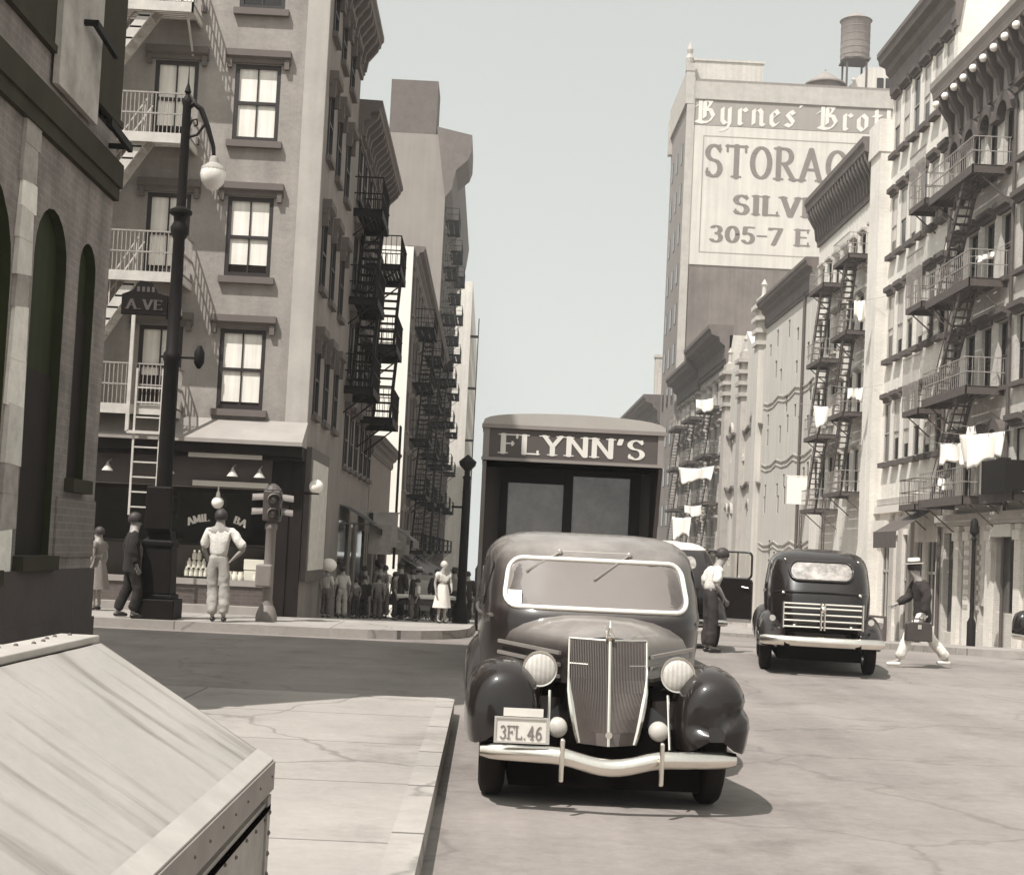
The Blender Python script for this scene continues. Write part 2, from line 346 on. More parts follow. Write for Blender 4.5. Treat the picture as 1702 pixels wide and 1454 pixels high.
m_mid = mat('mid_brick', .48, .9, .2, .5, streak=.25, brick=.7, fine=.12)
m_plaster = mat('grey_plaster', .50, .9, .10, .35, streak=.26, fine=.14)
m_white = mat('whitewashed_wall', .74, .9, .05, .4, streak=.05)
m_iron = mat('black_iron', .008, .6, .3, 6, spec=.15)
m_irong = mat('grey_painted_iron', .075, .65, .3, 5, spec=.3)
m_ironw = mat('pale_painted_iron', .50, .6, .25, 5)
m_frame = mat('dark_window_frame', .02, .5, .2, 4)
m_lframe = mat('light_window_frame', .38, .6, .2, 4)
m_pane = mat('dark_window_glass', .012, .07, .5, 2.0, spec=.6)
m_lace = mat('lace_behind_glass', .84, .25, .12, 1.2, folds=.30, coat=.6, coat_rough=.05)
m_blind = mat('buff_roller_blind', .46, .35, .15, 1.5, coat=.5, coat_rough=.05)
m_cornice = mat('pressed_metal_cornice', .11, .7, .3, 1.5, streak=.15)
m_cornl = mat('grey_cornice', .22, .8, .2, 1.2, streak=.15)
m_roof = mat('tar_roof', .08, .9, .2, 1)
m_shopdark = mat('dark_shop_paint', .014, .6, .3, 3, spec=.12)
m_shopbrown = mat('brown_shop_paint', .07, .6, .3, 2)
m_skirt = mat('tin_skirt_roof', .28, .6, .15, 1.5, streak=.1)
m_letter = mat('cream_lettering', .62, .6, .08, 3)
m_globe = mat('milk_glass', .82, .15, .02, 3, coat=.5)
m_linen = mat('white_linen', .85, .9, .05, 3)
m_paper = mat('old_pasted_paper', .55, .9, .28, 5.0, fine=.15)
m_dust = mat('sidewall_lime', .42, .9, .2, .6, streak=.25, fine=.08)

# ---------------------------------------------------------------- the ground and the roads
def strip(mb, st, zoff, skirt=0.0):
    """st: (Y, xa, xb) stations; top sheet following the slope, optional side skirts down"""
    n = len(st); vs = []
    for Y, a, b in st: z = gz(Y)+zoff; vs += [(a, Y, z), (b, Y, z)]
    mb.add(vs, [(2*i, 2*i+1, 2*i+3, 2*i+2) for i in range(n-1)])
    if skirt:
        for i in range(n-1):
            for k in (0, 1):
                p, q = vs[2*i+k], vs[2*i+2+k]
                mb.add([p, q, (q[0], q[1], q[2]-skirt), (p[0], p[1], p[2]-skirt)], [(0, 1, 2, 3)])
        for i in (0, n-1):
            p, q = vs[2*i], vs[2*i+1]
            mb.add([p, q, (q[0], q[1], q[2]-skirt), (p[0], p[1], p[2]-skirt)], [(0, 1, 2, 3)])
    return mb
YS = [27, 35, 45, 55, 65, 75, 120, 200, 420]
g = MB(); strip(g, [(-60, -1500, 1500)]+[(y, -1500, 1500) for y in YS]+[(2500, -1500, 1500)], -.012); struct(g.build('ground', m_earth))
g = MB(); strip(g, [(-40, -.25, 10.5), (14.0, -.25, 10.5), (14.01, -.25, 80), (27, -.25, 80), (30, -.25, 80), (30.01, -.25, 11)]+[(y, -.25, 11) for y in YS[1:]], 0.0)
struct(g.build('avenue_road', m_road))
g = MB(); strip(g, [(13.8, -70, -.25), (24.4, -70, -.25)], 0.0); g.quad((-70, 24.4, 0), (-.25, 24.4, 0), (-.25, 27, 0), (-70, 27, 0)); struct(g.build('cross_street', m_asph))
def pavement(name, st, inner, kw=.16):
    """slab plus kerb stone along its street edge (the edge away from inner: 'a' or 'b')"""
    b = MB(); k = MB()
    if inner == 'a':
        strip(b, [(y, a, c-kw) for y, a, c in st], .15, .3); strip(k, [(y, c-kw, c) for y, a, c in st], .154, .3)
    else:
        strip(b, [(y, a+kw, c) for y, a, c in st], .15, .3); strip(k, [(y, a, a+kw) for y, a, c in st], .154, .3)
    o = struct(b.build(name, m_pave)); k.build('kerb', m_kerb, o)
    return o
def rnd(y0, x, r, s, n=7):
    """stations of a rounded street corner opening at y0 (going away)"""
    return [(y0+r*(1-math.cos(math.pi/2*i/n)), x-s*r*(1-math.sin(math.pi/2*i/n))) for i in range(n+1)]
near = [(-12, -30, -.25), (6, -30, -.25), (11, -30, -.25)]
cs = rnd(0, -.25, .12, 1)
near += [(13.85-y, -30, x) for y, x in reversed(cs)]
pavement('near_pavement', near, 'a')
pavement('far_pavement', [(y, -45, x) for y, x in rnd(24.4, -.25, 2.2, 1)]+[(y, -45, -.25) for y in YS], 'a')
pavement('right_pavement', [(y, x, 60) for y, x in rnd(30, 10.6, 2.5, -1)]+[(y, 10.6, 60) for y in YS[1:]], 'b')

# ---------------------------------------------------------------- buildings
def facade(mb, M, w, z0, z1, ops, depth=.18, mi=0, rv=None):
    """wall at local y=0 with recessed openings (x0,x1,za,zb[,arch])"""
    old = mb.M; mb.M = old @ M
    xs = sorted(set([0, w]+[v for o in ops for v in o[:2]])); zs = sorted(set([z0, z1]+[v for o in ops for v in o[2:4]]))
    for i in range(len(xs)-1):
        # merge vertical runs
        run = None
        for j in range(len(zs)-1):
            cx, cz = (xs[i]+xs[i+1])/2, (zs[j]+zs[j+1])/2
            hole = any(o[0] < cx < o[1] and o[2] < cz < o[3] for o in ops)
            if not hole: mb.quad((xs[i],0,zs[j]), (xs[i+1],0,zs[j]), (xs[i+1],0,zs[j+1]), (xs[i],0,zs[j+1]), mi)
    wall_mi = mi; mi = mi if rv is None else rv
    for o in ops:
        a, b, c, d = o[:4]; D = depth
        mb.quad((a,0,c),(a,D,c),(a,D,d),(a,0,d),mi); mb.quad((b,0,c),(b,D,c),(b,D,d),(b,0,d),mi); mb.quad((a,0,c),(b,0,c),(b,D,c),(a,D,c),mi)
        if len(o) > 4 and o[4]:
            r = (b-a)/2; n = 10; cxm = (a+b)/2; zc = d-r
            A = [(cxm-r*math.cos(math.pi*k/n), zc+r*math.sin(math.pi*k/n)) for k in range(n+1)]
            for k in range(n):
                p, q = A[k], A[k+1]
                mb.quad((p[0],0,p[1]),(q[0],0,q[1]),(q[0],0,d),(p[0],0,d),wall_mi)
                mb.quad((p[0],0,p[1]),(q[0],0,q[1]),(q[0],D,q[1]),(p[0],D,p[1]),mi)
        else: mb.quad((a,0,d),(b,0,d),(b,D,d),(a,D,d),mi)
    mb.M = old
def shell(mb, w, D, z0, z1, front=False, left=True, right=True):
    """the other sides and the roof of a block whose front is at local y=0"""
    if left: mb.quad((0,0,z0),(0,D,z0),(0,D,z1),(0,0,z1))
    if right: mb.quad((w,0,z0),(w,D,z0),(w,D,z1),(w,0,z1))
    mb.quad((0,D,z0),(w,D,z0),(w,D,z1),(0,D,z1)); mb.quad((0,0,z1),(w,0,z1),(w,D,z1),(0,D,z1))
_wc = {}
def win(root, M, x0, x1, z0, z1, frame=m_frame, pane=m_pane, upper=None, split=1.0, lintel=None, sill=None, trim=m_trim,
        depth=.14, fw=.06, muntin=False, arch=False, hood=0.0):
    w, h = round(x1-x0, 3), round(z1-z0, 3)
    def data(kind, f, *k):
        key = (kind, w, h)+k
        if key not in _wc: _wc[key] = f()
        return _wc[key]
    def mk_frame():
        b = MB(); d = depth
        b.box(0,fw,d-.08,d,0,h); b.box(w-fw,w,d-.08,d,0,h); b.box(fw,w-fw,d-.08,d,0,fw*1.2); b.box(fw,w-fw,d-.08,d,h-fw,h)
        b.box(fw,w-fw,d-.075,d-.01,h*.48,h*.48+fw*.8)
        if muntin:
            b.box(w/2-.015,w/2+.015,d-.06,d-.02,h*.48+fw*.8,h-fw); b.box(w/2-.015,w/2+.015,d-.06,d-.02,fw*1.2,h*.48)
        if arch:
            r = w/2; n = 8
            for k in range(n):
                a, c = math.pi*k/n, math.pi*(k+1)/n
                P = [(r+(r-e)*-math.cos(t), h-r+(r-e)*math.sin(t)) for e, t in ((0,a),(0,c),(fw,c),(fw,a))]
                b.prism(P, d-.08, d)
        return b.mesh('window', frame)
    o = link('window', data('f', mk_frame, frame.name, fw, muntin, arch, depth), root, M=M @ Matrix.Translation((x0, 0, z0)))
    def mk_pane():
        b = MB(); y = depth-.03; zs = h*(1-split) if upper else 0
        if zs > .02: b.quad((.01,y,.01),(w-.01,y,.01),(w-.01,y,zs),(.01,y,zs),0)
        b.quad((.01,y,zs),(w-.01,y,zs),(w-.01,y,h-.01),(.01,y,h-.01), 1 if upper else 0)
        return b.mesh('pane', [pane, upper or pane])
    link('pane', data('p', mk_pane, pane.name, upper.name if upper else '', round(split, 2), depth), o)
    if lintel:
        pr, lh, oh = lintel
        def mk_l():
            b = MB()
            if arch:
                r = w/2; n = 10; A = []
                for k in range(n+1):
                    t = math.pi*k/n; A.append((r-(r+.02)*math.cos(t), h-r+(r+.02)*math.sin(t), r-(r+lh)*math.cos(t), h-r+(r+lh)*math.sin(t)))
                for k in range(n):
                    p, q = A[k], A[k+1]; b.prism([(p[0],p[1]),(q[0],q[1]),(q[2],q[3]),(p[2],p[3])], -pr, .02)
            else:
                b.prism([(-pr, h+.02+lh), (-pr, h+lh*.55), (-pr*.45, h+lh*.4), (-pr*.4, h+.02), (.02, h+.02), (.02, h+lh+.02)], -oh, w+oh, 'x')
                if hood:
                    for xx in (-oh+.03, w+oh-.13): b.box(xx, xx+.1, -pr*.7, .02, h-hood, h+lh*.4)
            return b.mesh('lintel', trim)
        link('lintel', data('l', mk_l, trim.name, lintel, arch, hood), o)
    if sill:
        sp, sh, so = sill
        link('sill', data('s', lambda: MB().box(-so, w+so, -sp, .06, -sh, -.002).mesh('sill', trim), trim.name, sill), o)
    return o
def cornice(root, M, x0, x1, z0, z1, pr, m=m_cornice, brackets=0, bm=None, bw=.16, name='cornice', tips=None):
    h = z1-z0; b = MB(M)
    prof = [(.02, z0), (-.12*pr, z0), (-.14*pr, z0+.1*h), (-.2*pr, z0+.12*h), (-.2*pr, z0+.45*h), (-.45*pr, z0+.55*h), (-.5*pr, z0+.68*h), (-.86*pr, z0+.74*h), (-.9*pr, z0+.84*h), (-pr, z0+.9*h), (-pr, z1), (.3, z1+.02)]
    b.prism(prof, x0, x1, 'x')
    c = b.build(name, m, root)
    if brackets:
        for i in range(brackets):
            x = x0+(x1-x0)*(i+.5)/brackets; k = MB(M)
            k.prism([(-.18*pr, z0+.12*h), (-.3*pr, z0+.12*h), (-.38*pr, z0+.35*h), (-.8*pr, z0+.6*h), (-.84*pr, z0+.73*h), (-.18*pr, z0+.73*h)], x-bw/2, x+bw/2, 'x')
            k.build('bracket', bm or m, c)
        if tips:
            for i in range(brackets):
                x = x0+(x1-x0)*(i+.5)/brackets
                MB(M).sphere((x, -.88*pr, z0+.62*h), bw*.45, 8, 6).build('lit_bracket_tip', tips, c, smooth=True)  # pale balls paint in the sunlit look of the bracket ends
    return c
def parts(name, mbs, m, parent, **k):
    """each builder its own object under parent"""
    return [b.build(name, m, parent, **k) for b in mbs]
def fire_escape(root, M, plats, depth=.9, stairs=(), m=m_iron, rail=.85, gap=.13, ladder=None, solid=False, fascia=.0, slat=.11, mrail=None):
    """balconies bolted to a front, each its own part: plats (x0,x1,z); stairs (xa,za,xb,zb) belong to the balcony they start from"""
    made = []
    for x0, x1, z in plats:
        b = MB(M); r = MB(M)
        b.box(x0, x1, -depth, -depth+.04, z-.07-fascia, z+.03); b.box(x0, x0+.04, -depth, 0, z-.07-fascia, z+.03); b.box(x1-.04, x1, -depth, 0, z-.07-fascia, z+.03)
        y = -depth+.06
        while y < -.05: b.box(x0, x1, y, y+slat*.86, z-.02, z+.01); y += slat
        for xx in (x0+.15, x1-.15): b.bar((xx, -depth+.05, z-.06), (xx, 0, z-.06-depth*.8), .04, .04)
        for zz in (z+rail, z+rail*.5):
            r.bar((x0, -depth+.02, zz), (x1, -depth+.02, zz), .03, .03)
            for xx in (x0+.02, x1-.02): r.bar((xx, -depth, zz), (xx, 0, zz), .03, .03)
        x = x0+.02
        while x < x1: r.box(x-.008, x+.008, -depth+.012, -depth+.028, z, z+rail); x += gap
        for xx in (x0+.02, x1-.02):
            yy = -depth+gap
            while yy < -.02: r.box(xx-.008, xx+.008, yy-.008, yy+.008, z, z+rail); yy += gap
        o = b.build('fire_escape', m, root); r.build('railing', mrail or m, o); made.append((z, o))
    for xa, za, xb, zb in stairs:
        s = MB(M)
        for yy in (-depth+.12, -depth+.6): s.bar((xa, yy, za), (xb, yy, zb), .06, .2)
        n = max(3, int(abs(za-zb)/.24))
        for i in range(1, n):
            x = xa+(xb-xa)*i/n; z = za+(zb-za)*i/n
            s.box(x-.12, x+.12, -depth+.09, -depth+.63, z-.02, z+.02)
        for yy in (-depth+.12, -depth+.6):
            s.bar((xa, yy, za+.75), (xb, yy, zb+.75), .025, .025)
            for f in (.02, .33, .66, .98): s.bar((xa+(xb-xa)*f, yy, za+(zb-za)*f), (xa+(xb-xa)*f, yy, za+(zb-za)*f+.75), .02, .02)
        s.build('stair', m, min(made, key=lambda t: abs(t[0]-za))[1])
    if ladder:
        x0, x1, z0, z1 = ladder; l = MB(M); y = -depth-.08
        for xx in (x0, x1): l.box(xx-.025, xx+.025, y-.025, y+.025, z0, z1)
        z = z0+.1
        while z < z1: l.box(x0, x1, y-.012, y+.012, z-.012, z+.012); z += .3
        l.build('drop_ladder', m, min(made, key=lambda t: abs(t[0]-z1))[1])

# ---- corner tenement across the side street (front faces us, side faces the avenue)
def corner_building():
    root = thing('corner_tenement', 'grey stuccoed corner tenement with a fire escape and a shop window', 'building', (-13.9, 30, 0))
    H = 14.6; w = 10.0; D = 7.0; I = Matrix.Identity(4); ops = []; side = []; wins = []
    rows = [(4.25, 5.93), (7.03, 8.72), (9.9, 11.54), (12.72, 14.1)]
    for z0, z1 in rows:
        for x0, x1 in ((8.1, 9.06), (6.42, 7.33), (3.6, 4.5), (1.2, 2.1)): ops.append((x0, x1, z0, z1)); wins.append((x0, x1, z0, z1))
    shopops = [(2.2, 9.36, .72, 2.6), (.4, 1.6, .0, 2.6)]
    b = MB(); facade(b, I, w, -.6, H, ops+shopops, .2)
    SM = T(10.0, 0, 0, 90)
    srows = [(4.3, 5.85), (7.05, 8.6), (9.9, 11.4), (12.6, 13.6)]; scols = [(.75, 1.5), (2.55, 3.3), (4.5, 5.3)]
    for z0, z1 in srows:
        for x0, x1 in scols: side.append((x0, x1, z0, z1))
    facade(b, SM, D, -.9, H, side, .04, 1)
    b.quad((0,0,-.6),(0,D,-.6),(0,D,H),(0,0,H)); b.quad((0,D,-.9),(w,D,-.9),(w,D,H),(0,D,H)); b.quad((0,0,H),(w,0,H),(w,D,H),(0,D,H))
    # pale quoin strip up the corner
    b.box(9.55, 10.012, -.03, .1, 4.02, H, 2)
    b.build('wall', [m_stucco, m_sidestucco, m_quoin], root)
    for i, (x0, x1, z0, z1) in enumerate(wins):
        win(root, I, x0, x1, z0, z1, pane=m_pane, upper=m_lace, split=(.9, .84, 1.0, .62)[(i*3+i//4) % 4], lintel=(.15, .26, .2), sill=(.12, .14, .1), trim=m_stonelintel, muntin=True, fw=.085, depth=.09, hood=.1)
    for x0, x1, z0, z1 in side:
        win(root, SM, x0, x1, z0, z1, lintel=(.2, .3, .12), sill=(.12, .12, .08), trim=m_trimdark, depth=.04, hood=.25)
    cornice(root, SM, -.35, D, H-1.0, H+.15, .55, m_cornice, 12)
    # --- fire escape on the front
    fire_escape(root, I, [(2.6, 7.4, 4.15), (2.6, 7.45, 6.85), (2.6, 7.4, 9.7), (2.6, 7.35, 12.42)], .95,
        [(6.5, 12.4, 4.7, 9.75), (6.5, 9.7, 4.7, 6.9), (6.5, 6.85, 4.9, 4.2)], m_ironw, .85, .085, fascia=.10, mrail=m_irongl)
    l = MB(); y = -1.04
    for xx in (6.55, 7.36): l.box(xx-.035, xx+.035, y-.03, y+.03, 3.62, 6.5)
    l.box(6.55, 7.36, y-.03, y+.03, 3.58, 3.64)
    for i in range(9): l.box(6.68, 7.2, y+.04, y+.06, 2.1+i*.3, 2.13+i*.3)
    for xx in (6.68, 7.2): l.box(xx-.02, xx+.02, y+.03, y+.07, 1.95, 4.9)
    l.build('drop_ladder', m_ironw, root)
    # --- shop front
    b = MB(); P = .75
    b.add([(0,-.02,4.05),(10.03,-.02,4.05),(10.03,-P,3.58),(0,-P,3.58),(0,-P,3.5),(10.03,-P,3.5),(10.03,0,3.5),(0,0,3.5)],
        [(0,1,2,3),(3,2,5,4),(4,5,6,7),(1,6,5,2)]); b.build('skirt_roof', m_skirt, root)
    b = MB(); b.box(0, 10.02, -P+.1, -.0, 3.3, 3.495); b.box(0, 10.02, -.5, 0, 3.22, 3.3); b.build('shop_cornice', m_shopdark, root)
    parts('pale_moulding', [MB().box(7.7, 9.2, -.53, -.501, 3.2, 3.29), MB().box(7.75, 9.3, -.2, -.12, 2.63, 2.74)], m_letter, root)
    b = MB(); b.box(0, 9.36, -.12, -.0, 2.62, 3.22); b.build('sign_band', m_shopbrown, root)
    for x in (1.8, 4.2, 6.05, 7.3, 8.6, 9.15):
        b = MB()
        b.lathe([(.02, 3.02), (.03, 2.98), (.11, 2.86), (.12, 2.84)], 10, (x, -.42, 0)); b.bar((x, -.42, 3.02), (x, -.1, 3.1), .025, .025)
        b.build('reflector_lamp', m_ironw, root, smooth=True)
    b = MB(); b.box(2.12, 9.4, -.1, .1, .6, .72); b.build('window_ledge', m_skirt, root)
    b = MB(); b.box(2.2, 9.38, -.06, .0, .2, .6); b.build('stall_riser', m_checker, root)
    b = MB(); b.box(1.7, 9.5, -.55, -.0, -.6, .2); b.build('step', m_skirt, root)
    parts('pilaster', [MB().box(9.38, 10.02, -.14, -.0, -.5, 3.22).box(9.6, 9.75, -.18, -.135, -.4, 3.2), MB().box(1.6, 2.18, -.14, 0, -.5, 2.62)], m_shopdark, root)
    b = MB(); b.box(4.6, 4.7, .02, .1, .72, 2.6); b.box(2.2, 2.28, .02, .1, .72, 2.6); b.box(9.28, 9.36, .02, .1, .72, 2.6); b.box(2.28, 9.28, .02, .1, 2.5, 2.6); b.box(2.28, 9.28, .03, .09, 1.42, 1.46); 
    f = b.build('window', m_shopdark, root); MB().quad((2.2,.05,.72),(9.36,.05,.72),(9.36,.05,2.6),(2.2,.05,2.6)).build('pane', glass('shop_glass'), f)
    b = MB(); b.quad((2,1.4,.3),(9.6,1.4,.3),(9.6,1.4,2.8),(2,1.4,2.8)); b.quad((2,.1,.7),(9.6,.1,.7),(9.6,1.4,.7),(2,1.4,.7)); b.quad((2,.1,2.61),(9.6,.1,2.61),(9.6,1.4,2.61),(2,1.4,2.61)); b.quad((2.1,.1,.7),(2.1,1.4,.7),(2.1,1.4,2.7),(2.1,.1,2.7)); b.quad((9.5,.1,.7),(9.5,1.4,.7),(9.5,1.4,2.7),(9.5,.1,2.7))
    b.build('shop_interior', m_shopdark, root)
    b = MB(); b.box(5.0, 9.2, .7, .76, .72, 1.4); b.build('back_curtain', m_shopbrown, root)
    b = MB(); b.box(.4, 1.6, .12, .2, -.5, 2.6); b.build('shop_door', m_shopdark, root)
    b = letters('AMIL', .46, .15, T(7.86, .044, 1.95, 0) @ Matrix.Rotation(R(-14), 4, 'Y'), .004, weight=.16, arch=1.3); b.M = Matrix.Identity(4)
    b2 = letters('BA', .26, .15, T(8.74, .044, 1.93, 0) @ Matrix.Rotation(R(20), 4, 'Y'), .004, weight=.16, arch=1.3); b.v += b2.v; b.f += [tuple(i+len(b.v)-len(b2.v) for i in q) for q in b2.f]; b.mi += b2.mi
    b.build('window_lettering', m_letter, root)
    # poster board on the avenue side
    b = MB(SM); b.box(.05, 3.35, -.14, -.02, .75, 3.55); pb = b.build('poster_board', m_shopbrown, root)
    b = MB(SM); b.box(.28, 3.1, -.155, -.141, .98, 3.3); b.build('poster', m_paper, pb)
    return root
m_stonelintel = mat('weathered_lintel', .115, .85, .2, 2, streak=.1)
m_sidestucco = mat('streaked_side_stucco', .21, .9, .25, .7, bump=.3, streak=.28, fine=.15)  # darker, more streaked stucco for the avenue side
m_quoin = mat('pale_quoin', .38, .9, .18, 1, streak=.25, fine=.12)
m_irongl = mat('grey_railing_iron', .28, .6, .3, 5)
m_checker = mat('glazed_brick', .09, .4, .2, 3, brick=1.0)
corner_building()
for i, (x, y, h, dx, kind) in enumerate([(-6.05, 30.2, .5, .3, 'p'), (-4.85, 30.25, .36, .42, 'b'), (-5.25, 30.26, .22, .34, 'j'), (-4.72, 30.3, .2, .3, 'j2')]):
    b = MB()
    if kind == 'p':
        for r_, n_ in ((0, 5), (1, 4), (2, 2)):
            for k in range(n_): b.lathe([(.045, 0), (.048, .12), (.02, .16), (.022, .2)], 8, (x+(k-n_/2+.5)*.1, y, .76+r_*.17))
        tag(b.build('bottle_pyramid', m_linen, smooth=True), 'pyramid of white bottles in the corner shop window', 'bottles')
    elif kind == 'b':
        b.box(x-.21, x+.21, y-.1, y+.12, .94, 1.16); b.box(x-.2, x+.2, y-.12, y+.12, .72, .92); tag(b.build('goods_carton', m_linen, bevel=.01), 'large white cartons at the right of the shop window', 'carton')
    else:
        for k in range(3): b.lathe([(.06, 0), (.065, .1), (.05, .13), (.05, h*.8)], 10, (x+k*.12-.1, y-.12, .72))
        tag(b.build('jar_row', m_linen, smooth=True), 'white jars on the shop ledge %s the cartons' % ('left of' if kind == 'j' else 'in front of'), 'jars')
b = MB(); b.sphere((0, 0, 0), .13, 16, 10); b.lathe([(.05, .1), (.04, .2), (.015, .24), (.015, .34)], 8)
o = tag(b.build('globe_lamp', m_globe, smooth=True), 'white globe lamp hanging before the corner shop window', 'lamp'); o.location = (-5.62, 29.86, 2.3)
b = MB(); b.sphere((0, 0, 0), .15, 16, 10)
o = tag(b.build('globe_lamp', m_globe, smooth=True), 'white globe lamp on a bracket at the shop corner', 'lamp'); o.location = (-3.6, 29.75, 2.72)
b = MB(); b.bar((0, 0, -.14), (-.3, .27, -.14), .04, .04); b.lathe([(.07, -.16), (.07, -.12)], 10); b.build('bracket', m_iron, o)

# ---- second building on the left row
def left_building_two():
    root = thing('brick_tenement', 'dark brick tenement with two stacks of fire escapes beside the corner building', 'building', (-3.9, 37.0, 0), 90)
    w, D, H = 9.0, 9.5, 13.0; I = Matrix.Identity(4); ops = []
    rows = [(3.6+2.35*i, 5.0+2.35*i) for i in range(4)]
    for z0, z1 in rows:
        for x0 in (.5, 2.0, 3.5, 5.2, 6.7, 8.0): ops.append((x0, x0+.75, z0, z1))
    b = MB(); facade(b, I, w, -1.5, H, ops+[(.5, 3.2, -.8, 2.2), (4.0, 5.2, -.9, 2.2), (5.8, 8.4, -1.0, 2.0)], .05); shell(b, w, D, -1.5, H); b.build('wall', m_brickside, root)
    for o in ops: win(root, I, *o, upper=m_blind if random.random() < .3 else None, split=.5, lintel=(.16, .24, .1), sill=(.12, .1, .08), trim=m_trimdark, depth=.04)
    b = MB(); b.quad((.5,.045,-.8),(3.2,.045,-.8),(3.2,.045,2.2),(.5,.045,2.2)); b.quad((5.8,.045,-1),(8.4,.045,-1),(8.4,.045,2),(5.8,.045,2)); b.quad((4,.045,-.9),(5.2,.045,-.9),(5.2,.045,2.2),(4,.045,2.2)); b.build('shop_window', m_pane, root)
    cornice(root, I, 0, w, H-.9, H+.1, .6, m_cornice, 14)
    fire_escape(root, I, [(-.1, 2.3, 10.2), (-.1, 2.3, 7.9), (-.1, 2.3, 5.6)], .75, [(1.9, 10.2, .3, 7.9), (1.9, 7.9, .3, 5.6)], m_iron, .85, .15, fascia=.1)
    fire_escape(root, I, [(4.0, 6.6, 9.6), (4.0, 6.6, 7.3), (4.0, 6.6, 5.2)], 1.0, [(6.2, 9.6, 4.5, 7.3), (6.2, 7.3, 4.5, 5.2)], m_iron, .85, .15, ladder=(6.3, 6.7, .9, 5.2), fascia=.1)
    # awnings and hanging shop signs
    b = MB(); b.add([(.4,-.02,2.6),(3.3,-.02,2.6),(3.3,-1.1,2.0),(.4,-1.1,2.0),(.4,-1.1,1.85),(3.3,-1.1,1.85)], [(0,1,2,3),(3,2,5,4)]); b.build('awning', m_shopdark, root)
    b = MB(); b.add([(5.8,-.02,2.5),(8.4,-.02,2.5),(8.4,-1.2,1.7),(5.8,-1.2,1.7),(5.8,-1.2,1.5),(8.4,-1.2,1.5)], [(0,1,2,3),(3,2,5,4)]); b.build('awning', m_shopbrown, root)
    b = MB(); b.box(1.0, 1.06, -1.35, -.75, 1.35, 2.1); b.box(.98, 1.08, -1.4, 0, 2.1, 2.14); b.build('hanging_sign', m_irongl, root)
    b = MB(); b.box(4.0, 4.06, -1.3, -.6, 1.55, 2.5); b.box(3.98, 4.08, -1.35, 0, 2.5, 2.54); b.build('hanging_sign', m_signgrey, root)
m_signgrey = mat('grey_sign_board', .33, .8, .2, 4)
left_building_two()
def low_shop():
    root = thing('low_shop', 'single storey dark shop with awnings beyond the brick tenement', 'shop', (-3.9, 46.3, -1.6), 90)
    w, D, H = 9.5, 7, 6.6; I = Matrix.Identity(4); ops = [(.5, 2.4, .6, 3.6), (3.0, 4.2, .2, 3.6), (4.8, 8.6, .6, 3.6)]
    b = MB(); facade(b, I, w, 0, H, ops, .2); shell(b, w, D, 0, H); b.build('wall', m_brickside, root)
    parts('shop_window', [MB().quad((o[0],.19,o[2]),(o[1],.19,o[2]),(o[1],.19,o[3]),(o[0],.19,o[3])) for o in ops], m_pane, root)
    for x0, x1, z, m in ((.3, 2.7, 4.3, m_shopdark), (4.6, 8.9, 4.2, m_shopbrown)):
        b = MB(); b.add([(x0,-.02,z),(x1,-.02,z),(x1,-1.25,z-.8),(x0,-1.25,z-.8),(x0,-1.25,z-1.05),(x1,-1.25,z-1.05)], [(0,1,2,3),(3,2,5,4)]); b.build('awning', m, root)
    cornice(root, I, 0, w, H-.5, H+.1, .4, m_cornice)
    b = MB(); b.box(3.2, 3.26, -1.2, -.5, 2.9, 3.7); b.box(3.18, 3.28, -1.2, 0, 3.7, 3.75); b.build('hanging_sign', m_signgrey, root)
low_shop()
m_darkbrick = mat('sooty_brick', .11, .9, .25, .8, streak=.15)
m_farstucco = mat('far_party_wall', .23, .9, .15, .4, streak=.12, fine=.08)
def left_building_three():
    root = thing('low_tenement', 'low tenement with a whitewashed end wall facing the vacant lot', 'building', (-3.9, 62.7, -1.9), 90)
    w, D, H = 38.0, 10.0, 16.6; I = Matrix.Identity(4); ops = []
    for i in range(5):
        for k in range(14): ops.append((.8+k*2.6, 1.7+k*2.6, 3.4+i*2.6, 5.1+i*2.6))
    b = MB(); facade(b, I, w, 0, H, ops, .2)
    b.quad((w,0,0),(w,D,0),(w,D,H),(w,0,H)); b.quad((0,D,0),(w,D,0),(w,D,H),(0,D,H)); b.quad((0,0,H),(w,0,H),(w,D,H),(0,D,H)); b.quad((0,0,0),(0,D,0),(0,D,H),(0,0,H), 1)
    b.build('wall', [m_darkbrick, m_white], root)
    for o in ops: win(root, I, *o, upper=m_blind if random.random() < .3 else None, split=.5, lintel=(.14, .2, .1), sill=(.12, .1, .08), trim=m_brickside)
    cornice(root, I, .3, w, H-.8, H+.1, .5, m_cornice)
    for x in (4, 14, 24): fire_escape(root, I, [(x, x+4, 3.3+2.6*i) for i in range(5)], .9, [(x+3.4, 3.3+2.6*i, x+.6, .7+2.6*i) for i in range(1, 5)], m_iron, .85, .3, fascia=.06, slat=.3)
    b = MB(); b.add([(2,-.02,3.0),(20,-.02,3.0),(20,-1.5,2.2),(2,-1.5,2.2),(2,-1.5,1.9),(20,-1.5,1.9)], [(0,1,2,3),(3,2,5,4)]); b.build('awning', m_shopbrown, root)
left_building_three()
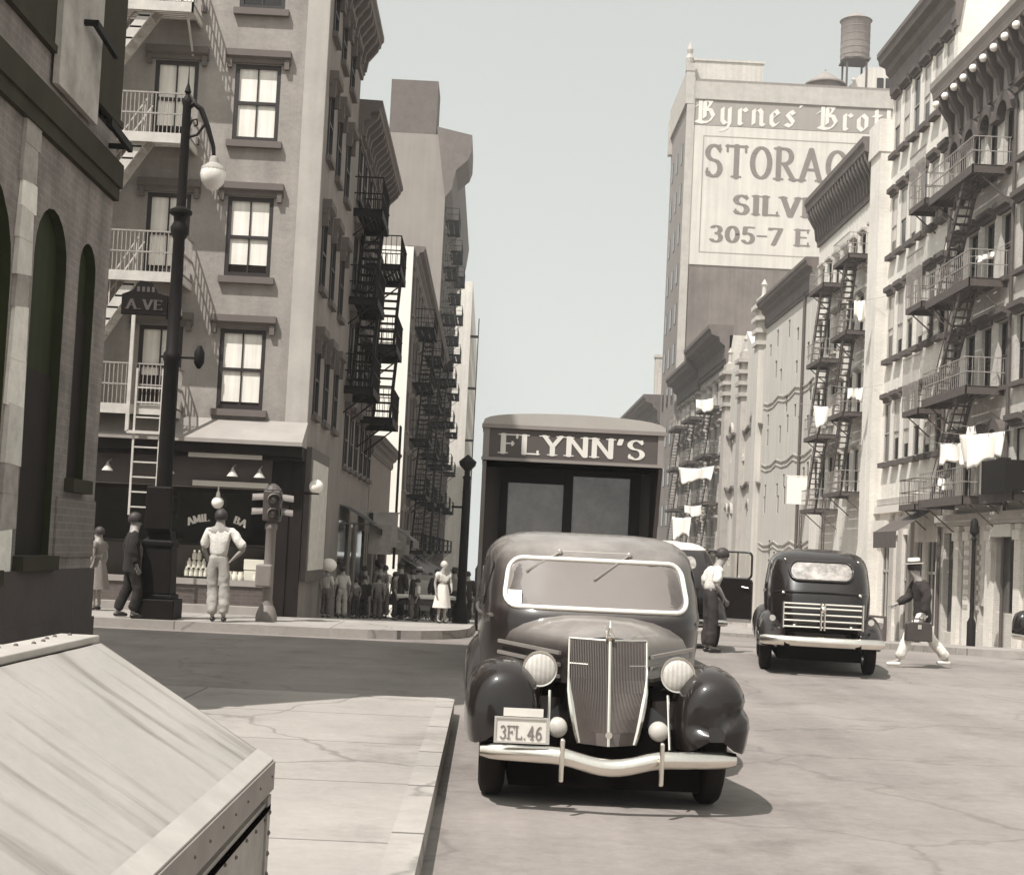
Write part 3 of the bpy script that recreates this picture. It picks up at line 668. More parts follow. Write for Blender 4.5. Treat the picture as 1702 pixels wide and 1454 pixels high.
def left_building_four():
    root = thing('tall_tenement', 'tall tenement with a flaring cornice and a rooftop bulkhead on the left', 'building', (-4.35, 103, -3), 90)
    w, D, H = 39.0, 14.0, 34.4; I = Matrix.Identity(4); ops = []
    for i in range(8):
        for k in range(9): ops.append((1.5+k*4.1, 3.0+k*4.1, 4.5+i*3.5, 6.8+i*3.5))
    b = MB(); facade(b, I, w, 0, H, ops, .3); b.quad((0,0,0),(0,D,0),(0,D,H),(0,0,H), 1)
    b.quad((w,0,0),(w,D,0),(w,D,H),(w,0,H)); b.quad((0,D,0),(w,D,0),(w,D,H),(0,D,H)); b.quad((0,0,H),(w,0,H),(w,D,H),(0,D,H)); b.build('wall', [m_darkbrick, m_farstucco], root)
    for o in ops: win(root, I, *o, depth=.28, lintel=(.15, .3, .1), sill=(.15, .15, .1), trim=m_brickside)
    b = MB(); b.prism([(.0, 29.8), (-.45, 30.4), (-.7, 31.8), (-1.55, 32.6), (-1.75, 33.2), (-1.75, 34.4), (.8, 34.9)], -.3, 6, 'x'); b.build('cornice', m_cornice, root)
    b = MB(); b.prism([(.0, 30), (-.4, 30.4), (-.8, 32.5), (-1.0, 34.3), (.3, 34.5)], 6.2, w, 'x'); b.build('cornice', m_cornice, root)
    b = MB(); b.box(.3, 4, .9, 4.3, H, H+4.0); b.build('bulkhead', m_trimdark, root)
    for x in (3, 14, 25): fire_escape(root, I, [(x, x+5, 4.4+3.5*i) for i in range(8)], 1.0, [], m_iron, .9, .6, fascia=.1, slat=.4)
left_building_four()
def left_building_five():
    root = thing('pale_loft_building', 'pale far loft building showing an iron ladder beyond the tall tenement', 'building', (-3.0, 152, -4), 90)
    w, D, H = 60, 14, 34; I = Matrix.Identity(4)
    b = MB(); facade(b, I, w, 0, H, [(2+k*4, 4+k*4, 4+i*4, 6.5+i*4) for i in range(7) for k in range(14)], .3); shell(b, w, D, 0, H); b.build('wall', m_pale, root)
    b = MB()
    for i in range(7):
        for k in range(14): b.quad((2+k*4,.29,4+i*4),(4+k*4,.29,4+i*4),(4+k*4,.29,6.5+i*4),(2+k*4,.29,6.5+i*4))
    b.build('window_panes', m_pane, root)
    b = MB()
    for i in range(5): b.box(-.6, .1, -.9, .0, 6+i*5.5, 6.2+i*5.5)
    b.box(-.6, -.5, -.9, -.8, 2, 30); b.build('iron_ladder', m_iron, root)
left_building_five()

# ---- the near building on our own pavement, cut by the left edge of the frame
def near_left():
    root = thing('arcaded_building', 'shadowed old building with tall arched openings and pasted bills at the left edge', 'building', (-4.3, 9.6, 0), 90)
    w, D, H = 6.15, 16, 14.1; I = Matrix.Identity(4)
    ops = [(1.4, 3.02, 1.2, 4.6, True), (3.62, 4.62, 1.32, 4.62, True), (5.05, 5.65, 2.1, 4.55, True), (.2, .9, 1.2, 4.6, True), (3.75, 4.9, 8.3, 10.5), (1.5, 2.6, 8.3, 10.5), (5.3, 5.9, 5.9, 9.2)]
    b = MB(); facade(b, I, w, .66, H, ops, .14, 0, 1); shell(b, w, D, .66, H)
    b.build('wall', [m_oldwall, m_green], root)
    b = MB(); b.box(-.02, w+.06, -.06, D, -.3, .66); b.build('plinth', m_plinth, root)
    parts('dado', [MB().box(-.01, 1.395, -.045, -.001, .66, 1.12), MB().box(3.03, w+.012, -.046, -.001, .66, 1.18)], m_plinth, root)
    b = MB(); b.box(3.6, w-.1, 1.2, D-.2, H, H+3.6); b.build('added_shadow_block', m_oldwall, root)  # unseen block added so its shadow reaches across the side street
    for o in ops[:4]:
        b = MB(); b.box(o[0], o[1], .10, .139, o[2], o[3]-.02); s = b.build('shutter', m_green, root)
        b = MB(); b.box(o[0]+.02, o[1]-.02, .07, .099, o[2], o[2]+1.75); b.build('lower_panel', m_shopdark, s)
        b = MB(); b.box(o[0]-.05, o[1]+.05, -.1, .3, o[2]-.14, o[2]-.002); b.build('sill', m_oldtrim, root)
    for o in ops[4:]: win(root, I, *o[:4], depth=.13, fw=.08, muntin=True)
    b = MB(); b.box(-.02, w+.02, -.09, -.0, 5.34, 5.6); b.box(-.02, w+.012, -.06, 0, 5.2, 5.34); b.box(-.02, w+.006, -.06, 0, 6.0, 6.07)
    b.build('string_course', m_oldtrim, root)
    b = MB(); b.box(0, w-.01, -.03, -.001, 6.07, H-.8); b.build('upper_wall', m_oldtrim, root)
    b = MB(); b.box(3.72, 5.05, -.09, -.031, 5.72, 7.65); b.build('sign_panel', m_dirtysign, root)
    parts('awning_bracket', [MB().bar((4.4, -.2, 6.55), (5.2, -.2, 6.5), .05, .07).bar((4.4, -.2, 6.55), (4.4, 0, 6.55), .05, .05), MB().bar((5.1, -.2, 5.78), (5.9, -.22, 5.72), .05, .08).bar((5.85, -.22, 5.73), (5.85, 0, 5.73), .05, .05)], m_iron, root)
    # bricked band low on the corner pier
    b = MB(); b.box(4.75, w-.02, -.025, -.001, 1.3, 1.9); b.build('brick_band', m_checker2, root)
    # column of pasted bills on the pier
    b = MB(); z = .72; k = 0
    while z < 5.0:
        h = random.uniform(.28, .55); x = 3.06+random.uniform(-.02, .02); wd = random.uniform(.36, .5)
        mi = (k*5+k//3) % 3; x1 = min(x+wd, 3.57); t = random.uniform(-.03, .03); y = -.03-.004*(k % 5)
        b.add([(x, y, z+t), (x1, y, z-t), (x1-.02, y, z+h*.97), (x+.03, y, z+h)]+[(x, -.001, z+t), (x1, -.001, z-t), (x1-.02, -.001, z+h*.97), (x+.03, -.001, z+h)], [(0,1,2,3),(0,1,5,4),(1,2,6,5),(2,3,7,6),(3,0,4,7)], mi); z += h*.93; k += 1
    for x, z, wd, h in ((2.4, 1.6, .3, .5), (2.45, 2.2, .5, .35)): b.box(x, x+wd, -.02, .0, z-.7, z+h-.7)
    b.build('pasted_bills', [m_paper, m_paperd, m_paperl], root)
    cornice(root, I, 0, w, H-.8, H, .5, m_cornice)
m_oldwall = mat('old_plastered_wall', .19, .9, .65, 1.5, bump=.9, streak=.45, fine=.4, brick=.55)
m_plinth = mat('bluestone_plinth', .055, .9, .25, 2, bump=.3)
m_green = mat('glare_green_shutter', .05, .7, .3, 2, tint=(.024, .028, .008, 1), boards=1.5, spec=.2)  # greenish glare reflection put into the shutter and reveal colour
m_oldtrim = mat('sooty_trim', .05, .9, .3, 1.5, streak=.2, tint=(.045, .040, .027, 1), spec=.15)
m_dirtysign = mat('faded_signboard', .34, .85, .6, 2.2, streak=.4, fine=.2)
m_paperd = mat('browned_paper', .30, .9, .4, 6, fine=.3)
m_paperl = mat('fresh_paper', .72, .9, .25, 7, fine=.25)
m_checker2 = mat('old_brick_band', .16, .85, .2, 3, brick=1.0)
near_left()

# ---------------------------------------------------------------- the sunlit right-hand row (fronts at X=16.3, local x runs towards us)
def rb(name, label, Y0, Y1, zb=-3.0): return thing(name, label, 'building', (16.3, Y1, zb), -90), Y1-Y0
def right_one():
    zb = -1.2; root, w = rb('ornate_tenement', 'near tenement with a bracketed cornice and a long stack of fire escapes on the right', 36, 51.8, zb)
    D, H = 14, 20.4; I = Matrix.Identity(4); ops = []; arch = []
    cols = [.35+1.62*k for k in range(9)]
    for i, z in enumerate((5.3, 8.85, 12.4, 16.05)):
        for k, x in enumerate(cols): ops.append((x, x+.95, z, z+2.15, k < 4 and i in (0, 3)))
    shop = [(.25, 1.55, .7, 4.2), (2.3, 2.75, 1.0, 4.3), (3.4, 4.0, .9, 4.4), (5.6, 7.2, 1.6, 4.3), (8.2, 10.4, 1.6, 4.3), (11.5, 14, 1.6, 4.3), (4.2, 4.9, 1.15, 1.75)]
    b = MB(); facade(b, I, w, -1, H, ops+shop, .22); shell(b, w, D, -1, H); b.build('wall', m_mid, root)
    for i, o in enumerate(ops): win(root, I, *o[:4], upper=m_blind if random.random() < .35 else None, split=random.choice((.4, .55, .8)), lintel=(.3, .34, .14), sill=(.2, .16, .12), trim=m_brown, depth=.2, arch=o[4])
    parts('shop_window', [MB().quad((o[0],.2,o[2]),(o[1],.2,o[2]),(o[1],.2,o[3]),(o[0],.2,o[3])) for o in shop], m_pane, root)
    b = MB(); b.box(0, w, -.3, -.0, 4.55, 4.8); b.box(0, w, -.22, 0, 4.42, 4.55); b.build('string_course', m_trim, root)
    parts('pale_pilaster', [MB().box(x, x+.52, -.12, -.0, -.6, 4.4).box(x-.05, x+.57, -.18, 0, 3.9, 4.2) for x in (1.7, 2.82, 4.95, 7.5, 10.6)], m_pale2, root)
    b = MB()
    for i in range(7): b.box(2.86, 3.34, -.135, -.121, 1.6+i*.33, 1.75+i*.33); b.box(3.98, 4.18, -.06, -.001, 1.6+i*.33, 1.75+i*.33)
    b.build('striped_panel', m_trim, root)
    b = MB(); b.box(5.5, 7.3, -.18, -.0, 4.0, 4.4); b.lathe([(.02,-.05),(.18,0),(.18,.06),(.02,.1)], 12, (5.7, -.3, 3.7), 'y'); b.build('shop_sign', m_letter, root)
    cornice(root, I, -.1, w, 17.9+.35, 20.6, .95, m_cornl, 16, m_brown, .3, tips=m_linen)
    plats = [(1.2, 5.9, 5.25), (1.2, 5.9, 8.8), (1.2, 5.9, 12.3), (1.2, 5.9, 16.0)]
    fire_escape(root, I, plats, 1.25, [(4.9, 16.0, 2.2, 12.3), (4.9, 12.3, 2.2, 8.8), (4.9, 8.8, 2.2, 5.25)], m_irong, .95, .2, fascia=.18, slat=.16, mrail=m_irongl)
    fire_escape(root, I, [(6.4, 9.4, 5.25)], .9, [], m_irong, .95, .2, fascia=.18, slat=.16, mrail=m_irongl)
    b = MB(); b.box(7.5, 9.6, -1.2, -1.05, 5.25, 6.25); b.box(7.5, 7.62, -1.05, -.0, 5.3, 6.2); b.box(9.48, 9.6, -1.05, -.0, 5.3, 6.2); b.build('dark_balcony_front', m_iron, root)
    MB().box(6.7, 7.4, -.98, -.92, 5.3, 6.3).build('pale_panel', m_letter, root)
    parts('drainpipe', [MB().path([(-.0, -.1, 0), (0, -.1, 18)], .07), MB().path([(6.5, -.1, 0), (6.5, -.1, 18)], .06)], m_irong, root)
right_one()
def right_two():
    zb = -1.6; root, w = rb('plain_tall_tenement', 'tall plain pale tenement with six even columns of windows', 51.8, 60.3, zb)
    D, H = 16, 25.0; I = Matrix.Identity(4); ops = []
    rows = [(7.6, 10.1), (11.9, 14.6), (16.3, 18.8), (20.6, 23.0)]
    for z0, z1 in rows:
        for k in range(6): x = .45+k*1.37; ops.append((x, x+.8, z0, z1))
    shop = [(.5, 2.0, 1.2, 4.5), (2.4, 3.1, 1.0, 4.6), (3.6, 4.6, .9, 4.6), (5.2, 6.2, 0, 4.3), (6.6, 8.0, 1.2, 4.3)]
    b = MB(); facade(b, I, w, -1, H, ops+shop, .16); shell(b, w, D, -1, H); b.build('wall', m_pale, root)
    for i, o in enumerate(ops): win(root, I, *o, frame=m_lframe, upper=m_blind if i % 5 else None, split=(.9, .62, .75, .5, .85)[i % 5], lintel=(.26, .34, .1), sill=(.26, .2, .06), trim=m_brown, depth=.06)
    s = parts('shop_window', [MB().quad((o[0],.15,o[2]),(o[1],.15,o[2]),(o[1],.15,o[3]),(o[0],.15,o[3])) for o in shop], m_pane, root)
    b = MB()
    for o in shop:
        n = 3
        for i in range(n+1): x = o[0]+(o[1]-o[0])*i/n; b.box(x-.03, x+.03, .1, .149, o[2], o[3])
        b.box(o[0], o[1], .1, .148, o[2]+1.9, o[2]+2.0)
    b.build('glazing_bars', m_lframe, s[0])
    parts('pale_fascia', [MB().box(0, 4.8, -.25, -.0, 5.5, 5.8), MB().box(.1, 1.9, -.3, -.0, 4.75, 5.2)], m_letter, root)
    b = MB(); b.box(0, w, -.12, 0, 5.85, 6.1); b.build('string_course', m_trim, root); parts('shop_pilaster', [MB().box(2.05, 2.35, -.1, 0, -.5, 5.4), MB().box(3.2, 3.5, -.1, 0, -.5, 5.4), MB().box(4.7, 5.1, -.14, 0, -.5, 5.4)], m_trim, root)
    b = MB(); b.add([(5.2,-.02,5.6),(8.3,-.02,5.6),(8.3,-1.6,4.6),(5.2,-1.6,4.6),(5.2,-1.6,4.0),(8.3,-1.6,4.0)], [(0,1,2,3),(3,2,5,4)]); b.build('awning', m_shopbrown, root)
    b = MB(); b.prism([(-.01, 1.0), (-1.2, .0), (-1.2, -.6), (-.01, -.6)], .3, 1.9, 'x'); b.build('cellar_stair_cover', m_trimdark, root)
    cornice(root, I, -.1, w+.1, 23.2, 25.1, .75, m_cornice)
    fire_escape(root, I, [(6.4, 8.4, 9.1), (6.4, 8.4, 13.0), (6.4, 8.4, 16.8), (6.4, 8.4, 5.6)], 1.0, [], m_irong, .95, .18, fascia=.12, slat=.16)
    # box-like iron cages on the balconies
    for z in (9.1, 13.0, 16.8):
        b = MB()
        for k in range(14): b.box(6.4+k*.15, 6.42+k*.15, -1.02, -1.0, z, z+2.0)
        b.box(6.4, 8.4, -1.03, -.99, z+1.98, z+2.03)
        b.build('balcony_cage', m_irongl, root)
right_two()
def right_three():
    zb = -2.0; root, w = rb('cornice_tenement', 'pale tenement with a heavy dark cornice and two stacks of fire escapes', 60.3, 73.5, zb)
    D, H = 14, 22.2; I = Matrix.Identity(4); ops = []
    for z in (7.0, 10.5, 14.0, 17.3):
        for x in (.6, 2.2, 3.7, 5.4, 7.0, 8.6, 10.3): ops.append((x, x+.8, z, z+(1.9 if z < 17 else 1.4)))
    b = MB(); facade(b, I, w, -1, H, ops+[(1.2, 3.4, .6, 4.2), (4.4, 6.6, .6, 4.2), (7.6, 9.6, .6, 4.2), (10.2, 11.0, 0, 4)], .16); shell(b, w, D, -1, H); b.build('wall', m_pale2, root)
    for o in ops: win(root, I, *o, upper=m_blind if random.random() < .5 else None, split=.5, lintel=(.2, .2, .1), sill=(.18, .12, .08), trim=m_trim, depth=.15)
    b = MB()
    for o in ((1.2, 3.4, .6, 4.2), (4.4, 6.6, .6, 4.2), (7.6, 9.6, .6, 4.2), (10.2, 11.0, 0, 4)): b.quad((o[0],.15,o[2]),(o[1],.15,o[2]),(o[1],.15,o[3]),(o[0],.15,o[3]))
    b.build('shop_window', m_pane, root)
    b = MB(); b.box(11.6, w+.02, -.45, -.0, -.6, H+.3); b.box(11.5, w+.06, -.55, .1, 21.3, H+.5); b.build('end_pilaster', m_pale2, root)
    cornice(root, I, -.1, 11.6, 20.0, 22.4, .85, m_cornice, 22, None, .14)
    fire_escape(root, I, [(7.9, 10.8, 6.9), (7.9, 10.8, 10.4), (7.9, 10.8, 14.0), (7.9, 10.8, 17.4)], 1.1, [(10, 17.4, 8.4, 14.0), (10, 14.0, 8.4, 10.4), (10, 10.4, 8.4, 6.9)], m_irong, .95, .2, fascia=.1, slat=.16, ladder=(8.0, 8.4, 3, 6.9), mrail=m_irongl)
    fire_escape(root, I, [(3.0, 6.0, 6.3), (3.0, 6.0, 9.8), (3.0, 6.0, 13.4), (3.0, 6.0, 17.0)], 1.1, [(5.4, 17.0, 3.5, 13.4), (5.4, 13.4, 3.5, 9.8), (5.4, 9.8, 3.5, 6.3)], m_irong, .95, .2, fascia=.1, slat=.16, ladder=(3.2, 3.6, 2.6, 6.3), mrail=m_irongl)
right_three()
def right_four():
    zb = -2.3; root, w = rb('plastered_hall', 'flat grey plastered building with thin wavy string courses and only tiny windows', 73.5, 87.2, zb)
    D, H = 14, 19.7; I = Matrix.Identity(4)
    ops = []
    for z in (3.3, 4.1, 7.0, 8.0, 11.0, 12.2, 14.6, 16.4):
        for x in (1.2, 3.0, 4.9, 6.7, 8.6, 10.2, 11.9, 12.8): ops.append((x+.3*math.sin(z*3+x), x+.3*math.sin(z*3+x)+.55, z+.3*math.sin(x*5), z+.3*math.sin(x*5)+.7+.3*(int(x*7+z) % 2))) if (int(x*10)+int(z*10)*3) % 5 > 1 else None
    b = MB(); facade(b, I, w, -1, H, ops, .06); shell(b, w, D, -1, H); b.build('wall', m_plaster, root)
    parts('small_window', [MB().quad((o[0],.055,o[2]),(o[1],.055,o[2]),(o[1],.055,o[3]),(o[0],.055,o[3])) for o in ops], m_pane, root)
    for z in (5.0, 9.7, 13.4):
        b = MB(); pts = []
        for i in range(10):
            x = w*i/9.0; pts.append((x, z+(.0 if i % 3 else .22)))
        for (xa, za), (xb, zb2) in zip(pts, pts[1:]):
            b.bar((xa, -.025, za), (xb, -.025, zb2), .07, .07); b.bar((xa, -.02, za-.3), (xb, -.02, zb2-.3), .05, .05)
        b.build('string_course', m_trim, root)
    cornice(root, I, 0, w, 18.2, 19.8, .7, m_cornice)
    b = MB(); b.path([(w-2.6, -.1, 0), (w-2.6, -.1, 18.5)], .08); b.build('drainpipe', m_irong, root)
right_four()
def right_five():
    zb = -2.6; root, w = rb('turreted_church', 'narrow church-like front with turret pinnacles and pointed windows', 87.2, 101, zb)
    D, H = 16, 16.8; I = Matrix.Identity(4)
    ops = [(1.2, 2.2, 4, 8, True), (2.8, 3.8, 4, 8, True), (6.2, 7.6, 6, 11.5, True), (9.6, 10.4, 4, 8, True), (11.2, 12.0, 4, 8, True), (6.2, 7.6, 0, 3.6, True), (10, 11, 11, 13.5, True), (2, 3, 11, 13.5, True)]
    b = MB(); facade(b, I, w, -1, H, ops, .3); shell(b, w, D, -1, H); b.build('wall', m_plaster, root)
    for o in ops: win(root, I, *o[:4], lintel=(.15, .25, .1), depth=.28, arch=True)
    b = MB(); b.prism([(0, 0), (w, 0), (w, .5), (w*.72, .9), (w*.5, 2.6), (w*.28, .9), (0, .5)], 0, .5, 'y'); g = b.build('gable', m_plaster, root); g.location.z = H
    for z in (9.0, 12.6): 
        b = MB()
        n = 10
        for i in range(n): b.bar((w*i/n, -.1, z+(.3 if i % 2 else 0)), (w*(i+1)/n, -.1, z+(0 if i % 2 else .3)), .2, .16)
        b.build('string_course', m_trimdark, root)
    for x in (.6, 7.0, w-1.3):
        b = MB(); hh = -2.6 if x < 9 else 0.0; b.box(x-.7, x+.7, -.35, .3, -.5, 17.6+hh)
        for q in range(4): b.box(x-.85, x+.85, -.5-.04*q, .45, 17.6+hh+q*.75, 17.85+hh+q*.75); b.box(x-.6, x+.6, -.35, .3, 17.85+hh+q*.75, 18.35+hh+q*.75)
        b.lathe([(.4, 20.4+hh), (.14, 20.8+hh), (.12, 21.3+hh), (.2, 21.45+hh), (.02, 21.8+hh)], 8, (x, 0, 0)); b.build('turret', m_trim if x < 9 else m_plaster, root)
right_five()
def right_six():
    zb = -3.0; root, w = rb('far_tenements', 'far tenement with a deep dark cornice and cluttered fire escapes', 101, 127.5, zb)
    D, H = 14, 20.6; I = Matrix.Identity(4); ops = []
    for z in (5.5, 9.0, 12.4, 15.6):
        for k in range(9): ops.append((.9+k*2.85, 2.1+k*2.85, z, z+2.1))
    b = MB(); facade(b, I, w, -1, H, ops, .25); shell(b, w, D, -1, H); b.build('wall', m_mid, root)
    for o in ops: win(root, I, *o, upper=m_blind if random.random() < .35 else None, split=.5, lintel=(.3, .3, .15), sill=(.2, .2, .1), trim=m_trim, depth=.22)
    cornice(root, I, 0, 13.0, 18.0, 20.6, 1.3, m_cornice); cornice(root, I, 13.2, w, 18.6, 21.3, 1.5, m_cornice)
    for x in (2.5, 11, 19.5): fire_escape(root, I, [(x, x+5, 5.4+3.45*i) for i in range(4)], 1.2, [(x+4.2, 5.4+3.45*i, x+1, 1.95+3.45*i) for i in range(1, 4)], m_irong, .95, .4, fascia=.12, slat=.35, mrail=m_irongl)
    b = MB(); b.add([(2,-.02,4.0),(24,-.02,4.0),(24,-1.6,3.2),(2,-1.6,3.2),(2,-1.6,2.8),(24,-1.6,2.8)], [(0,1,2,3),(3,2,5,4)]); b.build('awning', m_shopbrown, root)
right_six()
def right_seven():
    zb = -4.0; root, w = rb('last_tenement', 'farthest tenement on the right with a dark cornice and two chimneys', 141, 172, zb)
    D, H = 16, 21.6; I = Matrix.Identity(4); ops = []
    for z in (6, 9.6, 13.2, 16.4):
        for k in range(9): ops.append((1.5+k*3.2, 3.0+k*3.2, z, z+2.2))
    b = MB(); facade(b, I, w, 0, H, ops, .3); shell(b, w, D, 0, H); b.build('wall', m_mid, root)
    for o in ops: win(root, I, *o, lintel=(.3, .3, .15), trim=m_trim, depth=.25)
    cornice(root, I, 0, w, 18.9, 21.7, 1.8, m_cornice)
    parts('chimney', [MB().box(14, 15.2, 1, 2.2, H, H+6.0).box(13.9, 15.3, .9, 2.3, H+6, H+6.3), MB().box(17, 18, 1, 2, H, H+4.5)], m_mid, root)
right_seven()
def storage():
    root = thing('storage_warehouse', 'towering storage warehouse with a huge painted advertisement on its blank wall', 'building', (16.1, 128.6, -3), 0)
    w, D, H = 26, 11.5, 48.2; I = Matrix.Identity(4); z0 = 3.0
    b = MB(); b.box(0, w, 0, D, 0, H); b.box(-.0, w, -.15, .0, H-2.0, H-.2); b.box(-.0, .0, 0, 0, 0, 0)
    b.build('wall', m_ware, root)
    SM = T(0, D, 0, -90)
    for i in range(11):
        for k in range(3): MB(SM).box(1.4+k*3.4, 2.5+k*3.4, -.05, -.001, 4+i*3.7, 5.8+i*3.7).build('side_window', m_pane, root)
    b = MB(); b.box(.55, w-.2, -.05, -.001, 0, 31.0); b.build('bare_brick_wall', m_warelow, root)
    b = MB(); b.box(.3, w, -.06, -.001, 47.0, H-2.0) if H-2.0 > 47.0 else None; b.box(.6, w, -.2, -.151, H-1.9, H-.3); b.build('parapet_band', m_trim, root)
    b = MB(); b.box(-.25, .5, -.25, D+.2, H-2.4, H+.6); b.box(-.1, .6, -.22, -.0, 0, H); b.box(-.3, .5, -.3, .4, H+.6, H+1.3); b.lathe([(.3, H+1.3), (.38, H+1.8), (.22, H+2.2), (.3, H+2.6), (.03, H+3.3)], 8, (0, 0, 0)); b.box(-.35, .1, D-.6, D+.3, H-4, H-.5)
    b.build('corner_pier', m_trim, root)
    b = MB(); b.box(.6, w-.3, -.08, -.001, 43.95, 46.95); sb = b.build('name_band', m_bandgrey, root)
    letters("Byrnes' Brothers", 22.6, 2.35, T(.75+11.3, -.081, 45.35), .03, font='black', step=.002).build('lettering', m_signcream, sb)
    b = MB(); b.box(.6, w-.3, -.09, -.001, 31.2, 43.9); sb = b.build('painted_panel', m_signpanel, root)
    b = MB()
    for (a, c, d, e) in ((1.5, w-1.2, 42.9, 43.0), (1.5, w-1.2, 32.3, 32.4), (1.5, 1.6, 32.4, 42.9), (w-1.3, w-1.2, 32.4, 42.9)): b.box(a, c, -.1, -.091, d, e)
    letters('STORAGE', 15.0, 2.95, T(1.75+7.5, -.091, 40.75), .03, step=.002, weight=.10).build('lettering', m_signink, sb)
    letters('SILVER', 9.6, 1.75, T(4.5+4.8, -.091, 36.85), .03, step=.002, weight=.125).build('lettering', m_signink, sb)
    letters('305-7 E', 9.0, 1.5, T(2.45+4.5, -.091, 34.1), .03, step=.002, weight=.12).build('lettering', m_signink, sb)
    b.build('border_line', m_bandgrey, sb)
    b = MB(); b.box(.6, 6.9, 1, 5, H, H+2.0); b.box(.5, 7.0, .9, 5.1, H+2.0, H+2.2); b.build('brick_penthouse', m_mid, root)
    b = MB(); b.box(15.4, 19.6, 2, 6, H, H+1.2); b.prism([(15.4, H+1.2), (19.6, H+1.2), (19.3, H+2.6), (16.9, H+2.6)], 2, 6, 'y'); b.box(15.2, 15.6, 1.6, 1.9, H+1.2, H+1.4); b.build('skylight_house', m_plaster, root)
    b = MB(); b.box(17.6, 18.2, 1.9, 1.99, H+.3, H+1.6); b.box(18.4, 18.9, 1.9, 1.99, H+.3, H+1.6); b.build('window', m_pane, root)
    b = MB(); b.box(18.6, 19.2, 3, 3.6, H+2.6, H+3.4); b.build('chimney', m_mid, root)
    # the two rooftop tanks stand on the roof
    t = thing('water_tank', 'cylindrical wooden water tank on legs on the warehouse roof', 'water tank', (16.1+15.7, 131.5, H-3+1.4))
    b = MB(); b.lathe([(1.32, 2.0), (1.34, 3.2), (1.34, 5.6), (1.38, 5.65), (1.38, 5.75)], 22); 
    for z in (2.4, 3.0, 3.6, 4.3, 5.0): b.lathe([(1.36, z), (1.37, z+.04), (1.36, z+.08)], 22, cap=False)
    b.build('tank', m_tank, t, smooth=True)
    MB().lathe([(1.5, 5.75), (.8, 6.25), (.05, 6.6)], 22).build('conical_lid', m_cornl, t)
    for sx in (-1, 1):
        for sy in (-1, 1): MB().box(sx*.9-.08, sx*.9+.08, sy*.9-.08, sy*.9+.08, -1.4, 2.0).build('leg', m_irong, t)
    MB().box(-1.2, 1.2, -1.2, 1.2, 1.85, 2.0).build('platform', m_irong, t)
    t = thing('squat_tank', 'squat roof tank with a wide conical cap on the warehouse', 'water tank', (16.1+12.9, 131, H-3))
    MB().lathe([(1.5, 0), (1.5, .7), (1.9, .75), (1.85, .9)], 20).build('tank', m_tank, t, smooth=True); MB().lathe([(1.85, .9), (.1, 2.1), (.05, 2.3)], 20).build('conical_lid', m_cornl, t)
m_ware = mat('warehouse_brick', .20, .9, .18, .25, streak=.18)
m_warelow = mat('bare_warehouse_brick', .15, .9, .4, .25, streak=.3, fine=.15)
m_bandgrey = mat('sign_band_grey', .27, .9, .12, .4, streak=.1)
m_signpanel = mat('sign_panel_cream', .52, .9, .12, .3, streak=.2, fine=.1)
m_signink = mat('sign_ink', .17, .9, .15, 1)
m_signcream = mat('sign_cream', .62, .9, .1, 1)
m_tank = mat('tank_staves', .17, .85, .15, 1.5, streak=.2)
storage()

# ---------------------------------------------------------------- lines of washing and a placard on the right row
def sheet(name, label, c, w, h, rz, sag=.1, group=None, m=None):
    """a cloth hung from a line, rippled; hem uneven"""
    random.seed(sum(map(ord, label))); b = MB(); n, k = 14, 8; vs = []; ph = random.random()*6
    for i in range(n+1):
        u = i/n
        for j in range(k+1):
            v = j/k; x = (u-.5)*w*(1-.12*v); z = -v*h*(.86+.16*math.sin(5*u+ph))-sag*4*u*(1-u)*(1-v*.4)
            y = .10*math.sin(9*u+ph+v)*v+.06*math.sin(19*u+2*ph)*(.3+v); z += .05*h*math.sin(23*u+ph)*v
            vs.append((x, y, z))
    b.add(vs, [(i*(k+1)+j, (i+1)*(k+1)+j, (i+1)*(k+1)+j+1, i*(k+1)+j+1) for i in range(n) for j in range(k)])
    o = b.build(name, m or m_linen, smooth=True, angle=180)
    s = o.modifiers.new('thick', 'SOLIDIFY'); s.thickness = .012
    k = c[0]/16.3; o.location = (c[0], c[1], c[2]); o.rotation_euler = (0, 0, R(rz)); tag(o, label, 'washing', 'washing hung out on the fire escapes')
    MB().path([(-w*.5-.8, 0, .12), (-w*.5, 0, .01), (0, 0, -sag-.0), (w*.5, 0, .01), (w*.5+.8, 0, .12)], .008, 5).build('line', m_irongl, o)
    for u in (-.48, -.16, .16, .48): MB().box(u*w-.012, u*w+.012, -.02, .02, -.09-sag*.8, .0).build('peg', m_trim, o)
    return o
sheet('hung_sheet', 'broad white sheet, left of the big pair drying above the near shop', (15.1, 46.6, 5.85), 2.0, .85, -72, .06)
sheet('hung_sheet', 'white sheet rising to the right, beside the broad one', (15.1, 44.4, 5.95), 1.9, 1.05, -64, .03)
sheet('hung_shirt', 'small white shirt pinned between the two big sheets', (15.1, 45.4, 6.25), .45, .5, -80, .02)
sheet('hung_towel', 'white towel hanging on the upper rail of the near fire escape', (15.1, 44.5, 11.6), 1.0, .22, -75, .03)
sheet('hung_rag', 'two small white rags low on the near balcony rail', (15.1, 47.9, 4.75), .7, .4, -75, .05)
sheet('hung_bundle', 'white bedding bundle on the heavy-corniced tenement, left stack', (15.2, 66.0, 9.0), 1.2, 1.0, -30, .06)
sheet('hung_cloth', 'white cloth on the heavy-corniced tenement, right stack', (15.2, 60.6, 9.2), .7, .55, -30, .02)
sheet('hung_long_cloth', 'slanting white cloth high on the right stack', (15.2, 60.4, 12.9), .5, .9, -30, .02)
sheet('hung_wash', 'row of white washing on the far tenement, third floor', (14.7, 104, 8.4), 4.2, 1.2, -60, .15)
sheet('hung_shirt', 'white shirt low on the far tenement', (14.6, 110, 4.9), 2.0, 1.8, -50, .1)
